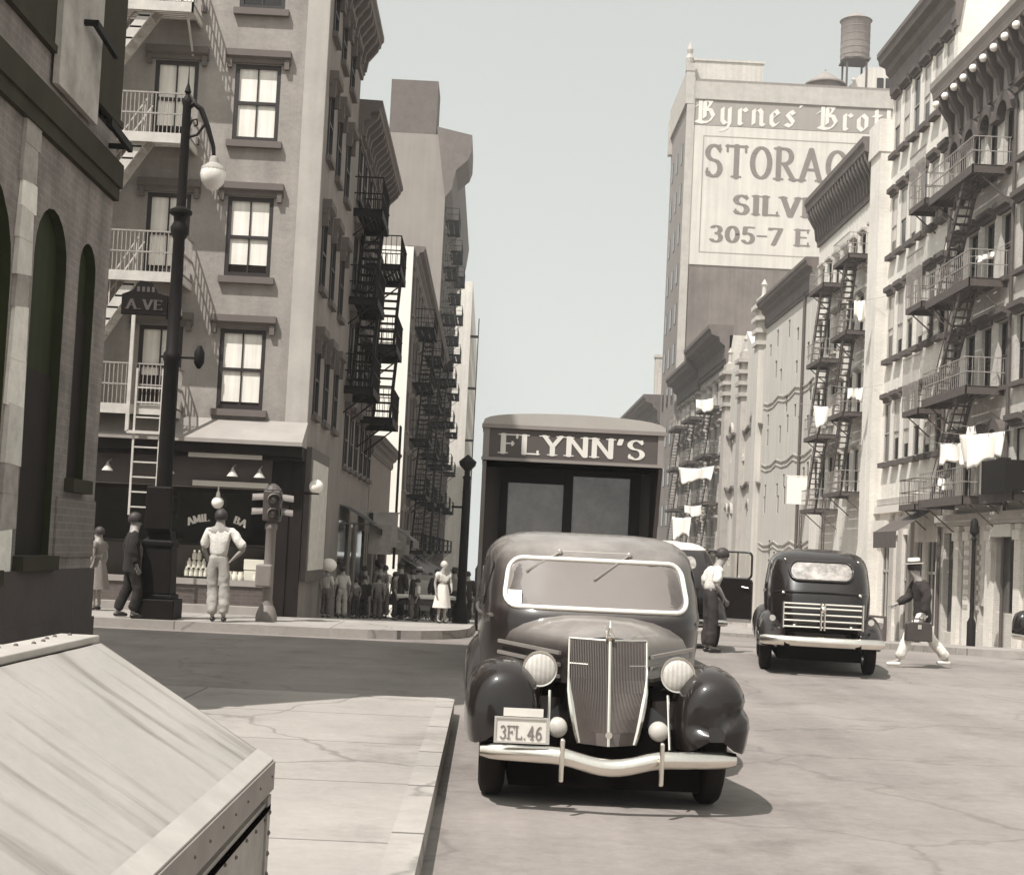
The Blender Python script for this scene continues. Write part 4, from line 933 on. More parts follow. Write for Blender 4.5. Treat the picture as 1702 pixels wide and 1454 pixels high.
sheet('hung_wash', 'thin white washing high under the dark cornice', (14.7, 101, 13.0), 2.0, .9, -60, .1)
sheet('hung_shirt', 'white shirts beside the low shirt on the far tenement', (14.6, 104, 5.6), 2.0, .8, -60, .1)
b = MB(); b.box(15.25, 16.28, 74.2, 74.28, 4.75, 6.15); b.bar((15.2, 74.24, 6.2), (16.3, 74.24, 6.2), .05, .05)
tag(b.build('blank_placard', m_linen), 'blank white square placard projecting from the plastered wall', 'sign')
b = MB(); b.lathe([(.14, -.75), (.14, .1), (.07, .25), (.06, 2.6), (.11, 2.65), (.04, 2.75)], 10, (14.9, 44.2, 0)); b.lathe([(.05, 2.75), (.14, 2.85), (.12, 3.2), (.04, 3.3)], 10, (14.9, 44.2, 0))
tag(b.build('iron_post', m_iron, smooth=True), 'dark iron lamp post in front of the pale pilasters', 'lamp post')
b = MB(); b.bar((14.2, 51.2, -.1), (14.2, 53.8, -.15), .06, .08); b.box(14.15, 14.25, 51.2, 51.3, -.95, -.1); b.box(14.15, 14.25, 53.7, 53.8, -1.05, -.1)
tag(b.build('low_rail', m_irong), 'low iron rail by the cellar steps on the right pavement', 'rail')

# ---------------------------------------------------------------- motor cars of the thirties
m_paint = mat('dusty_toplit_black_paint', .010, .3, .35, 3.5, coat=.7, coat_rough=.08, fine=.1, dust_toplight=.022, spec=.15)
m_paintr = mat('dusty_roof_paint', .085, .42, .25, 2.5, coat=.8, coat_rough=.3, fine=.1, spec=.7)
m_paint2 = mat('maroon_black_paint', .010, .25, .3, 3, coat=.75, coat_rough=.07, dust_toplight=.02, spec=.15)
m_chrome = mat('worn_chrome', .78, .24, .12, 5, metal=1.0, fine=.12)
m_chromew = mat('white_enamel_trim', .74, .35, .06, 4, coat=.5)
m_tyre = mat('tyre_rubber', .012, .8, .3, 6, spec=.15)
m_under = mat('black_underbody_shade', .003, .9, .2, 4, spec=.0)  # near-black: shade below the cars is put into this colour
m_wind = mat('dusty_windscreen', .15, .12, .10, 1.6, coat=1.0, coat_rough=.04, spec=.8)
m_cargl = mat('car_glass', .05, .06, .3, 2, coat=1.0, coat_rough=.02)
m_lens = mat('headlamp_lens', .46, .2, .3, 9, bump=.10, boards=11, coat=1.0, coat_rough=.04)
m_plate = mat('number_plate', .58, .6, .12, 8)
m_plateink = mat('plate_ink', .16, .7, .2, 8)
m_grille = mat('grille_bars', .12, .4, .2, 6, metal=.5)
m_trucky = mat('truck_panel_paint', .06, .6, .15, 2, fine=.08)
m_truckroof = mat('truck_roof_canvas', .34, .8, .12, 1.5, fine=.06)

def interp(tab, z):
    if z <= tab[0][0]: return tab[0][1]
    for (a, va), (b, vb) in zip(tab, tab[1:]):
        if z <= b: t = (z-a)/(b-a); t = t*t*(3-2*t) if False else t; return va+(vb-va)*t
    return tab[-1][1]
class Shape:
    """closed saloon body: rounded-rectangle plan rings stacked up"""
    W = [(.35,.66),(.6,.74),(.85,.765),(1.12,.77),(1.3,.75),(1.45,.72),(1.56,.675),(1.64,.61),(1.69,.53),(1.725,.42),(1.74,.3),(1.745,.12)]
    F = [(.35,1.3),(1.0,1.24),(1.14,1.24),(1.2,1.30),(1.56,1.60),(1.63,1.72),(1.69,1.93),(1.725,2.2),(1.74,2.5),(1.745,2.8)]
    B = [(.35,4.35),(.6,4.5),(.85,4.5),(1.1,4.36),(1.3,4.18),(1.45,3.98),(1.56,3.8),(1.64,3.6),(1.69,3.4),(1.725,3.2),(1.74,3.05),(1.745,2.95)]
    n = 4.6
    def __init__(s, **k):
        for a, b in k.items(): setattr(s, a, b)
    def ring(s, z, N=48, off=0):
        w, f, b = interp(s.W, z)+off, interp(s.F, z)-off, interp(s.B, z)+off; c = (f+b)/2; l = (b-f)/2; o = []
        for k in range(N):
            t = 2*math.pi*(k+.5)/N; ct, st = math.cos(t), math.sin(t); e = 2/s.n
            o.append((w*math.copysign(abs(ct)**e, ct), c+l*math.copysign(abs(st)**e, st), z))
        return o
    def body(s):
        b = MB(); zs = [.35,.5,.7,.9,1.05,1.14,1.2,1.3,1.4,1.5,1.57,1.62,1.66,1.69,1.71,1.725,1.735,1.74,1.745]
        zt = s.W[-1][0]; zs = [z if z < 1.2 else 1.2+(z-1.2)*(zt-1.2)/.545 for z in zs]
        return b.loft([s.ring(z) for z in zs])
    def fy(s, x, z, back=False, off=.0):
        w, f, b = interp(s.W, z), interp(s.F, z), interp(s.B, z); c = (f+b)/2; l = (b-f)/2
        q = max(0.0, 1-min(1, abs(x)/w)**s.n)**(1/s.n)
        return c+l*q+off if back else c-l*q-off
def rrect(x0, x1, z0, z1, r, n=5, taper=0.0):
    P = []
    for cx, cz, a in ((x1-r, z1-r, 0), (x0+r, z1-r, 90), (x0+r, z0+r, 180), (x1-r, z0+r, 270)):
        for i in range(n+1): t = R(a+90*i/n); P.append((cx+r*math.cos(t), cz+r*math.sin(t)))
    if taper:
        xm = (x0+x1)/2; P = [(xm+(x-xm)*(1-taper*(z-z0)/(z1-z0)), z) for x, z in P]
    return P
def dense(P, k=4):
    o = []
    for i, p in enumerate(P):
        q = P[(i+1) % len(P)]; d = math.hypot(q[0]-p[0], q[1]-p[1]); m = max(1, int(d/.12))
        for j in range(m): o.append((p[0]+(q[0]-p[0])*j/m, p[1]+(q[1]-p[1])*j/m))
    return o
def glazed(root, name, sh, P, back, m, frame=None, fr=.02, off=.008, fm=None):
    """pane following the curved body, with a bead round it"""
    P = dense(P); xm = sum(p[0] for p in P)/len(P); zm = sum(p[1] for p in P)/len(P); b = MB(); n = len(P); rings = []
    for s_ in (1, .75, .5, .25): rings.append([(xm+(x-xm)*s_, sh.fy(xm+(x-xm)*s_, zm+(z-zm)*s_, back, off), zm+(z-zm)*s_) for x, z in P])
    b.loft(rings, cap=False); b.add(rings[-1], [tuple(range(n))]); g = b.build(name, m, root, smooth=True, angle=180)
    if frame:
        b = MB(); b.path([(x, sh.fy(x, z, back, off+.004), z) for x, z in P], fr, 8, closed=True); b.build(frame, fm or m_chromew, g, smooth=True, angle=180)
    return g
def side_glass(root, sh, y0, y1, z0, z1, sgn, m=m_cargl):
    b = MB(); P = rrect(y0, y1, z0, z1, .07); xs = []
    vs = [(sgn*(sh.xw(y, z)+.006), y, z) for y, z in P]; b.add(vs, [tuple(range(len(vs)))]); return b.build('side_window', m, root)
def _xw(s, y, z):
    w, f, b = interp(s.W, z), interp(s.F, z), interp(s.B, z); c = (f+b)/2; l = (b-f)/2
    return w*max(0, 1-min(1, abs(y-c)/l)**s.n)**(1/s.n)
Shape.xw = _xw
def fender(st, sgn, n=18, a0=-28, a1=208, e=2.3, dent=None):
    """wing: stations (y, cx, cz, half width, half height) -> arched open shell"""
    b = MB(); rings = []
    for y, cx, cz, a, h in st:
        ring = []
        for k in range(n+1):
            t = R(a0+(a1-a0)*k/n); ct, sn = math.cos(t), math.sin(t)
            x = cx+a*math.copysign(abs(ct)**(2/e), ct); z = cz+h*math.copysign(abs(sn)**(2/e), sn); p = [x, y, z]
            if dent: p = dent(p)
            ring.append((sgn*p[0], p[1], p[2]))
        rings.append(ring)
    b.loft(rings, cap=False, closed=False)
    b.add([rings[0][k] for k in range(n+1)], [tuple(range(n+1))]); return b
def wheel(root, x, y, r=.345, w=.165, rim=m_paint2):
    o = MB().lathe([(r*.62, -w/2+.02), (r*.8, -w/2), (r*.94, -w/2+.015), (r, -w/4), (r, w/4), (r*.94, w/2-.015), (r*.8, w/2), (r*.62, w/2-.02)], 28, (x, y, r), 'x').build('wheel', m_tyre, root, smooth=True)
    b = MB()
    for s in (-1, 1): b.lathe([(.02, s*w*.42), (r*.3, s*w*.40), (r*.34, s*w*.3), (r*.6, s*w*.34), (r*.64, s*w*.44)], 22, (x, y, r), 'x', cap=True)
    b.build('rim', rim, o, smooth=True); return o
FRONT = [(.10,.645,.50,.05,.06),(.115,.645,.52,.13,.20),(.16,.65,.54,.19,.28),(.25,.652,.555,.222,.315),(.40,.652,.56,.24,.335),(.6,.652,.56,.245,.34),(.8,.652,.555,.243,.325),(1.0,.655,.54,.238,.28),(1.2,.66,.51,.23,.21),(1.45,.67,.45,.215,.12),(1.75,.69,.39,.19,.045)]
REAR = [(2.75,.70,.40,.18,.06),(2.95,.69,.46,.20,.16),(3.15,.685,.51,.21,.26),(3.4,.68,.55,.22,.32),(3.65,.68,.56,.225,.34),(3.9,.68,.55,.222,.325),(4.15,.675,.53,.21,.27),(4.4,.67,.49,.19,.18),(4.58,.66,.44,.15,.08),(4.62,.66,.43,.10,.04)]
def bumper(root, y, z, half=.79, sgn=1, dip=.0, h=.055, m=m_chrome, name='bumper', curve=.16):
    b = MB(); rings = []; N = 26
    for i in range(N+1):
        x = -half+2*half*i/N; u = abs(x)/half; d = dip*(.5+.5*math.cos(math.pi*min(1, abs(x)/.36)))
        zz = z-d; yy = y+sgn*(curve*u**3); hh = h*(1 if u < .96 else .75)
        rings.append([(x, yy+sgn*a, zz+c*hh) for a, c in ((.03,-1),(.01,-.95),(-.012,-.5),(-.02,0),(-.012,.5),(.01,.95),(.03,1),(.04,.6),(.042,-.6))])
    b.loft(rings); return b.build(name, m, root, smooth=True, angle=50)
def hood(root, m):
    """bonnet from the cowl to the nose, highest along the middle"""
    b = MB(); rings = []
    for y, w, zt, zs in ((.50,.245,1.055,.72),(.58,.275,1.085,.72),(.75,.36,1.11,.72),(.95,.47,1.13,.72),(1.15,.585,1.15,.72),(1.32,.67,1.165,.72)):
        ring = [(w+.02, y, .46), (w+.015, y, zs)]
        for k in range(13):
            t = math.pi*k/12; ct, st = math.cos(t), math.sin(t)
            ring.append((w*math.copysign(abs(ct)**.72, ct), y, zs+.02+(zt-zs-.02)*abs(st)**.62))
        ring += [(-w-.015, y, zs), (-w-.02, y, .46)]
        rings.append(ring)
    b.loft(rings, cap=True, closed=False); return b.build('bonnet', m, root, smooth=True, angle=60)

def foreground_sedan():
    root = thing('parked_sedan', 'dusty black thirties sedan parked at the kerb, facing us, with a dented wing', 'car', (.80, 8.76, 0), 0.9)
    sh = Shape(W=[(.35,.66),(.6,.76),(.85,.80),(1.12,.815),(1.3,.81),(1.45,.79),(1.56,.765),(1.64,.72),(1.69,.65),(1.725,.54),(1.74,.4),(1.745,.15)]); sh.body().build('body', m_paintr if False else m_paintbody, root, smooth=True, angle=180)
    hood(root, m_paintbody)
    MB().box(-.6, .6, .35, 4.2, .12, .5).build('chassis', m_under, root)  # lowered, widened black box also stands in for shade under the car
    MB().prism([(-.62, .3), (.62, .3), (.62, .62), (.3, .75), (-.3, .75), (-.62, .62)], .5, .58, 'y').build('splash_apron', m_under, root)
    def dent(p):
        # crumpled crease low on the offside wing
        x, y, z = p
        if y < .62:
            d = (z-.60)-.30*(x-.66); g = math.exp(-(d/.045)**2)*max(0, min(1, (x-.42)/.12))
            g2 = math.exp(-((d+.085)/.05)**2)*max(0, min(1, (x-.42)/.12))
            p = [x-.02*g+.008*g2, y+.05*g-.018*g2, z-.01*g]
        return p
    def fst(n):  # finer stations for the front wings
        o = []
        for A, B in zip(FRONT, FRONT[1:]):
            for i in range(n): o.append(tuple(a+(c-a)*i/n for a, c in zip(A, B)))
        return o+[FRONT[-1]]
    for s in (-1, 1):
        f = fender(fst(2), s, 26, dent=dent if s == 1 else None).build('front_wing', m_paint, root, smooth=True, angle=180)
        fender(REAR, s).build('rear_wing', m_paint, root, smooth=True, angle=180)
        MB().box(s*.66-.14, s*.66+.14, 1.6, 2.9, .34, .38).build('running_board', m_under, root)
        # catwalk between wing and nose
        b = MB(); b.loft([[(s*.22, .42, .44), (s*.46, .36, .5), (s*.46, .36, .68), (s*.25, .46, .66)], [(s*.24, .9, .44), (s*.5, .9, .5), (s*.5, .9, .75), (s*.4, .9, .72)]]); b.build('wing_apron', m_paint, root, smooth=True)
        # headlamp: teardrop bowl, rim, fluted lens
        h = MB().lathe([(.02, .30), (.06, .27), (.09, .16), (.106, .05), (.110, 0)], 22, (s*.435, .36, .845), 'y').build('headlamp', m_paint, root, smooth=True)
        b = MB(); b.lathe([(.112, .012), (.115, -.005), (.110, -.02), (.100, -.018)], 26, (s*.435, .36, .845), 'y', cap=False); b.build('rim', m_chrome, h, smooth=True)
        b = MB(); b.lathe([(.101, -.012), (.082, -.024), (.045, -.033), (.005, -.036)], 26, (s*.435, .36, .845), 'y'); b.build('lens', m_lens, h, smooth=True)
        MB().path([(s*.435, .42, .76), (s*.44, .45, .65), (s*.47, .5, .5)], .028, 10).build('stalk', m_paint, h, smooth=True)
        # horn behind, its grille cap below
        MB().lathe([(.085, -.03), (.08, 0), (.05, .08), (.03, .2)], 18, (s*.36, .47, .655), 'y').build('horn', m_under, root, smooth=True)
        o = MB().lathe([(.062, .05), (.06, .0), (.045, -.022), (.01, -.032)], 18, (s*.315, .22, .50), 'y').build('horn_grille', m_lensdull, root, smooth=True)
        MB().path([(s*.37, .30, .72), (s*.375, .16, .40)], .009, 6).build('wing_brace', m_chrome, root)
        # bonnet side mouldings
        b = MB()
        for i, z in enumerate((.935, .86, .785)):
            b.bar((s*.298, .58, z), (s*.676, 1.28, z+.02), .02, .022)
        b.build('bonnet_moulding', m_mould, root)
        wheel(root, s*.70, .72); wheel(root, s*.70, 3.65)
        side_glass(root, sh, 1.78, 2.55, 1.18, 1.5, s); side_glass(root, sh, 2.7, 3.45, 1.18, 1.5, s)
        MB().path([(s*(sh.xw(y, 1.12)+.004), y, 1.12) for y in (1.5, 2, 2.5, 3, 3.5, 4)], .014, 6).build('belt_moulding', m_paintr, root)
        b = MB(); b.box(s*.785-.02, s*.785+.02, 2.5, 2.62, 1.02, 1.05); b.build('door_handle', m_chrome, root)
        MB().box(s*.3-.015, s*.3+.015, -.065, -.03, .21, .47).build('bumper_guard', m_chrome, root, bevel=.012)
    # grille: V nose with fine uprights
    b = MB(); fr = MB(); zt, zb = 1.035, .40
    def gp(u, z):  # u -1..1 across
        t = (z-zb)/(zt-zb); hw = .168+.07*min(1.0, t/.55)**.8; ridge = .20+.165*t**1.2
        return (u*hw, ridge+.115*abs(u)**1.15, z)
    n = 23
    for s in (-1, 1):
        for i in range(n):
            u = s*(i+.7)/(n+.4)
            P = [gp(u, zb+(zt-zb)*k/8) for k in range(9)]
            for p, q in zip(P, P[1:]): b.bar(p, q, .0055, .012)
    b.build('grille', m_grille, root)
    b = MB(); b.loft([[(gp(u, z)[0]*.985, gp(u, z)[1]+.018, z) for u in (-1,-.6,-.3,0,.3,.6,1)] for z in (zb, .55, .7, .85, zt)], cap=False, closed=False); b.build('radiator_core', m_gback, root)
    fr.path([gp(0, zb+(zt-zb)*k/10) for k in range(11)], .012, 8)
    for s in (-1, 1):
        P = [gp(s*1.04, zb+(zt-zb)*k/8) for k in range(9)]
        fr.path(P, [.017, .021, .023, .024, .018, .010, .009, .009, .009], 8); fr.path([gp(s*u, zt+.005) for u in (0, .3, .7, 1.04)], .010, 8)
        fr.path([gp(s*u, .885) for u in (.55, .8, 1.02)], .006, 6)
    fr.build('grille_surround', m_chrome, root, smooth=True)
    b = MB(); b.lathe([(.005,.0),(.022,.0),(.022,.02),(.008,.03)], 12, (0, .19, .47), 'y'); b.build('crank_hole_cap', m_chrome, root)
    b = MB(); b.path([(0, .35, 1.045), (0, .38, 1.08), (0, .5, 1.105), (0, .62, 1.115)], [.03, .026, .02, .008], 8); b.path([(0, .37, 1.06), (0, .36, 1.12), (0, .39, 1.16)], [.016, .012, .006], 8); b.build('bonnet_ornament', m_chrome, root, smooth=True)
    # windscreen
    g = glazed(root, 'windscreen', sh, rrect(-.655, .655, 1.195, 1.535, .10, taper=.06), False, m_wind, 'windscreen_frame', .017)
    MB().quad((-.625, sh.fy(-.62, 1.22)-.02, 1.215), (-.53, sh.fy(-.52, 1.22)-.02, 1.215), (-.53, sh.fy(-.52, 1.30)-.02, 1.305), (-.625, sh.fy(-.62, 1.30)-.02, 1.305)).build('paper_notice', m_paper2, g)
    for x0, z0, x1, z1 in ((-.26, 1.585, -.50, 1.44), (.24, 1.585, -.02, 1.40)):
        b = MB(); a = Vector((x0, sh.fy(x0, z0)-.03, z0)); c = Vector((x1, sh.fy(x1, z1)-.022, z1)); m_ = a+(c-a)*.45
        b.path([a, m_, c], [.009, .008, .005], 6); b.bar(m_-(c-a)*.1, c, .012, .012); b.lathe([(.018, .0), (.02, -.03), (.01, -.04)], 10, (x0, sh.fy(x0, z0)-.004, z0), 'y'); b.build('wiper', m_wiper, root, smooth=True)
    MB().path([(-.25, sh.fy(0, 1.6)-.012, 1.592), (.24, sh.fy(0, 1.6)-.012, 1.592)], .005, 6).build('wiper_link', m_wiper, root)
    bumper(root, 0.0, .355, .79, 1, dip=.06, h=.052)
    for s in (-1, 1): MB().box(s*.5-.03, s*.5+.03, .10, .5, .3, .36).build('bumper_iron', m_under, root)
    p = MB().box(-.70, -.40, .005, .015, .43, .572).build('number_plate', m_plate, root)
    b = MB()
    for q in ((-.712, -.388, .423, .434), (-.712, -.388, .568, .579), (-.712, -.70, .434, .568), (-.40, -.388, .434, .568)): b.box(q[0], q[1], -.003, .02, q[2], q[3])
    b.build('plate_frame', m_platefr, p); MB().box(-.66, -.42, .008, .016, .583, .632).build('plate_tab', m_plate, root)
    letters('3FL.46', .255, .078, T(-.55, .004, .488), .004, weight=.075, step=.0003).build('plate_characters', m_plateink, p)
    return root
m_paintbody = mat('dusty_toplit_body_paint', .016, .35, .25, 2.5, coat=.7, coat_rough=.12, fine=.1, dust_toplight=.25, spec=.2)  # bonnet and roof tops: dusty film with painted sky brightness
m_mould = mat('dull_moulding', .30, .4, .15, 4, metal=.4)
m_lensdull = mat('horn_cap', .42, .35, .1, 6)
m_gback = mat('radiator_core', .03, .7, .2, 8)
m_wiper = mat('wiper_metal', .40, .35, .1, 6, metal=.6)
m_platefr = mat('plate_frame', .36, .5, .1, 6)
m_paper2 = mat('white_paper', .8, .8, .04, 4)
foreground_sedan()

def rear_sedan():
    root = thing('moving_sedan', 'dark tall sedan seen from behind with a chromed luggage rack on its back', 'car', (5.55, 25.2, 0), 171)
    sh = Shape(W=[(.35,.64),(.6,.72),(.85,.76),(1.12,.77),(1.3,.76),(1.5,.735),(1.66,.70),(1.74,.64),(1.79,.55),(1.82,.44),(1.835,.31),(1.84,.14)],
               F=[(.35,1.2),(1.0,1.2),(1.2,1.25),(1.6,1.48),(1.72,1.62),(1.79,1.9),(1.82,2.2),(1.835,2.5),(1.84,2.8)],
               B=[(.35,4.1),(.6,4.3),(.9,4.26),(1.15,4.18),(1.4,4.05),(1.6,3.92),(1.72,3.75),(1.79,3.5),(1.82,3.3),(1.835,3.15),(1.84,3.0)])
    sh.body().build('body', m_paint2, root, smooth=True, angle=180); hood(root, m_paint2)
    MB().box(-.6, .6, .35, 4.1, .2, .5).build('chassis', m_under, root)
    for s in (-1, 1):
        fender(FRONT, s).build('front_wing', m_paint2, root, smooth=True, angle=180)
        fender([(y-.1, x+.01, z, a, h) for y, x, z, a, h in REAR], s).build('rear_wing', m_paint2, root, smooth=True, angle=180)
        MB().box(s*.7-.14, s*.7+.14, 1.6, 2.9, .34, .38).build('running_board', m_under, root)
        wheel(root, s*.72, .72, .35, .17); wheel(root, s*.76, 3.5, .36, .18)
        side_glass(root, sh, 1.75, 2.5, 1.22, 1.6, s); side_glass(root, sh, 2.65, 3.35, 1.22, 1.6, s)
        MB().lathe([(.045, 0), (.05, -.03), (.03, -.07)], 10, (s*.7, 4.35, .8), 'y').build('tail_lamp', m_chrome, root, smooth=True)
        b = MB(); b.sphere((s*.55, sh.fy(.55, 1.16, True)+.02, 1.17), .03, 8, 6); b.sphere((s*.53, sh.fy(.53, 1.6, True)+.01, 1.66), .0+.02, 8, 6); b.build('trunk_hinge', m_chrome, root, smooth=True)
    glazed(root, 'rear_window', sh, rrect(-.46, .46, 1.36, 1.64, .13), True, m_rearwin, 'window_bead', .022, fm=m_paint2)
    MB().path([(x, sh.fy(x, 1.2, True, .012), 1.2-.03*(x/.8)**2) for x in [-.78+.12*i for i in range(14)]], .02, 8).build('belt_moulding', m_paint2, root, smooth=True)
    b = MB(); y = 4.55
    for z in (.70, .79, .88, .97, 1.03): b.path([(-.56, y, z), (.56, y, z)], .016, 8)
    for x in (-.56, .56): b.path([(x, y, .68), (x, y, 1.05)], .02, 8)
    for x in (-.025, .025): b.path([(x, y+.01, .66), (x, y+.01, 1.05)], .018, 8)
    b.sphere((0, y+.03, .96), .05, 10, 6)
    for x in (-.4, .4): b.bar((x, y, .72), (x, 4.2, .6), .03, .03)
    b.build('luggage_rack', m_chrome, root, smooth=True)
    b = MB(); b.box(-.5, .5, 4.2, 4.5, .62, .68); b.build('rack_shelf', m_under, root)
    bumper(root, 4.72, .5, .88, -1, 0, .07, m_chrome)
    for s in (-1, 1): MB().box(s*.5-.04, s*.5+.04, 4.2, 4.7, .42, .5).build('bumper_iron', m_under, root)
    MB().box(-.1, .1, 3.2, 3.6, .25, .5).build('axle_housing', m_under, root)
    return root
m_rearwin = mat('rear_window_glass', .30, .10, 1.2, 6.0, coat=1, coat_rough=.03)  # pale mottling paints a reflection into the glass colour
rear_sedan()
def door_sedan():
    root = thing('open_door_sedan', 'pale roofed car with its kerbside door swung open behind the parked sedan', 'car', (3.4, 30.2, 0), 180); root.scale = (1.06, 1, 1.1)
    sh = Shape(); sh.body().build('body', m_paint2, root, smooth=True, angle=180); hood(root, m_paint2)
    MB().loft([sh.ring(z, off=.012) for z in (1.6, 1.64, 1.69, 1.725, 1.742, 1.752)]).build('roof_cover', m_truckroofw, root, smooth=True, angle=180)
    for s in (-1, 1):
        fender(FRONT, s).build('front_wing', m_paint2, root, smooth=True, angle=180); fender(REAR, s).build('rear_wing', m_paint2, root, smooth=True, angle=180)
        wheel(root, s*.74, .72, .37, .18); wheel(root, s*.74, 3.65, .37, .18)
    glazed(root, 'rear_window', sh, rrect(-.35, .35, 1.3, 1.5, .08), True, m_rearwin)
    bumper(root, 4.75, .45, .85, -1, 0, .05)
    # the open door: hinged on the far pillar, panel, window frame, handle
    b = MB(); P = rrect(0, .9, .42, 1.16, .07); M = T(-.79, 2.2, 0, 0) @ Matrix.Rotation(R(180-28), 4, 'Z'); b.M = M
    b.prism(P, -.03, .03, 'y'); d = b.build('door', m_paint2, root, bevel=.01)
    b = MB(M); b.path([(x, 0, z) for x, z in dense(rrect(.03, .87, 1.16, 1.62, .08))], .022, 6, closed=True); b.path([(.6, 0, 1.16), (.6, 0, 1.62)], .012, 6); b.build('window_frame', m_paint2, d)
    b = MB(M); b.add([(x, 0, z) for x, z in rrect(.04, .86, 1.17, 1.61, .07)], [tuple(range(24))]); b.build('pane', glass('door_glass'), d)
    for sy in (-1, 1):
        b = MB(M); b.path([(.72, sy*.035, 1.02), (.72, sy*.07, 1.02), (.84, sy*.07, 1.0)], .012, 6); b.build('handle', m_chrome, d)
    b = MB(M); b.box(.0, .88, -.045, .045, .40, .46); b.build('kick_strip', m_chromew if False else m_mould, d)
m_truckroofw = mat('pale_canvas_roof', .62, .8, .08, 2)
door_sedan()

def truck():
    root = thing('delivery_van', 'tall dark delivery van lettered above its windscreen, parked behind the sedan', 'truck', (1.03, 18.5, 0), 0)
    W = 1.165
    # box body: rounded roof, sides flare out behind the cab
    b = MB(); prof = [(-W, .75), (W, .75), (W, 3.2)]+[(W*math.cos(math.pi*k/12), 3.22+.17*math.sin(math.pi*k/12)**.8) for k in range(1, 12)]+[(-W, 3.2)]
    b.prism(prof, .9, 6.2); b.build('van_body', m_trucky, root)
    b = MB(); rings = []
    for y, dz in ((-.03, 0), (.0, .0), (.25, .03), (.92, .05)):
        rings.append([((W+.012)*math.cos(math.pi*k/16) if 0 < k < 16 else (W+.012)*(1 if k == 0 else -1), y, 3.2+(dz+.165)*math.sin(math.pi*k/16)**.6) for k in range(17)]+[(-W-.012, y, 3.16), (W+.012, y, 3.16)])
    b.loft(rings); b.build('roof_hood', m_truckroof, root, smooth=True, angle=50)
    b = MB(); b.box(-W, W, .0, .12, 2.76, 3.16); p = b.build('sign_panel', m_trucky, root)
    b = MB(); b.box(-W-.012, W+.012, -.03, .0, 2.735, 2.775); b.box(-W-.02, W+.02, -.04, .1, 3.15, 3.2); b.box(-W, -W+.08, -.012, -.001, 2.755, 3.15); b.box(W-.08, W, -.012, -.001, 2.755, 3.15); b.build('sign_moulding', m_mouldgrey, p)
    letters("FLYNN'S", 1.86, .25, T(-.01, -.001, 2.955), .006, step=.0005, weight=.10).build('lettering', m_letter, p)
    # recessed cab front under the overhang
    b = MB(); b.box(-W, W, .12, .9, 2.70, 2.76); b.build('canopy_underside', m_under, root)
    b = MB(); F = .75
    b.box(-W+.25, W-.2, F, F+.12, .7, 1.72); b.box(-W+.25, -W+.36, F, F+.12, 1.72, 2.7); b.box(W-.34, W-.2, F, F+.12, 1.72, 2.7); b.box(-.06, .06, F-.02, F+.12, 1.72, 2.7); b.box(-W+.36, -.06, F, F+.12, 2.5, 2.7); b.box(.06, W-.34, F, F+.12, 2.62, 2.7)
    b.build('cab_front', m_shopdark, root)
    g = MB().quad((-W+.36, F+.06, 1.72), (-.06, F+.06, 1.72), (-.06, F+.06, 2.5), (-W+.36, F+.06, 2.5)).build('windscreen_pane', m_vanglass, root)
    g = MB().quad((.06, F+.04, 1.72), (W-.34, F+.04, 1.72), (W-.34, F+.04, 2.62), (.06, F+.04, 2.62)).build('windscreen_pane', m_vanglass, root)
    for s in (-1, 1):
        b = MB(); x = s*(W-.03)
        b.prism([(.0, 2.72), (.9, 2.72), (.9, .75), (.55, .75), (.45, 1.6), (.12, 2.45)], x-.025, x+.025, 'x'); b.build('side_wing', m_mouldgrey if s < 0 else m_trucky, root)
        wheel(root, s*.95, .5, .42, .2); wheel(root, s*.95, 4.9, .42, .22)
        h = MB().lathe([(.02, .2), (.1, .1), (.12, 0), (.05, -.03)], 16, (s*.62, -.35, 1.0), 'y').build('headlamp', m_lens, root, smooth=True)
        fender([(y*1.0-.2, x+.27, z+.15, a, h_) for y, x, z, a, h_ in FRONT], s).build('mudguard', m_shopdark, root, smooth=True)
    b = MB(); b.box(-.45, .45, -.25, .75, .6, 1.45); b.build('bonnet', m_shopdark, root, bevel=.08); MB().box(-.35, .35, -.27, -.251, .65, 1.35).build('radiator', m_grille, root)
    bumper(root, -.5, .55, 1.0, 1, 0, .06, m_irong)
    MB().box(-.9, .9, .2, 5.8, .5, .75).build('chassis', m_under, root)
m_mouldgrey = mat('grey_van_moulding', .20, .6, .15, 3)
m_vanglass = mat('van_windscreen', .085, .12, 1.3, 2.2, coat=1, coat_rough=.03)  # large blotches are reflections painted into the glass colour
truck()
def far_bus():
    root = thing('far_bus', 'distant bus with its destination box above the windscreen, far up the avenue', 'bus', (.55, 78, gz(78)), 0)
    b = MB(); b.box(-1.2, 1.2, 0, 9, .4, 2.9); b.prism([(-1.2, 2.9), (1.2, 2.9), (1.0, 3.1), (-1.0, 3.1)], .1, 9); b.build('body', m_trucky, root, bevel=.1)
    for s in (-1, 1): MB().quad((s*.08, -.012, 1.5), (s*1.08, -.012, 1.5), (s*1.08, -.012, 2.4), (s*.08, -.012, 2.4)).build('windscreen_pane', m_cargl, root)
    MB().box(-.8, .8, -.05, -.01, 2.5, 2.8).build('destination_box', m_shopdark, root)
    for s in (-1, 1): wheel(root, s*.95, 1.5, .45, .25); MB().lathe([(.12, 0), (.1, -.05), (.02, -.08)], 12, (s*.9, -.01, .9), 'y').build('headlamp', m_lens, root)
far_bus()
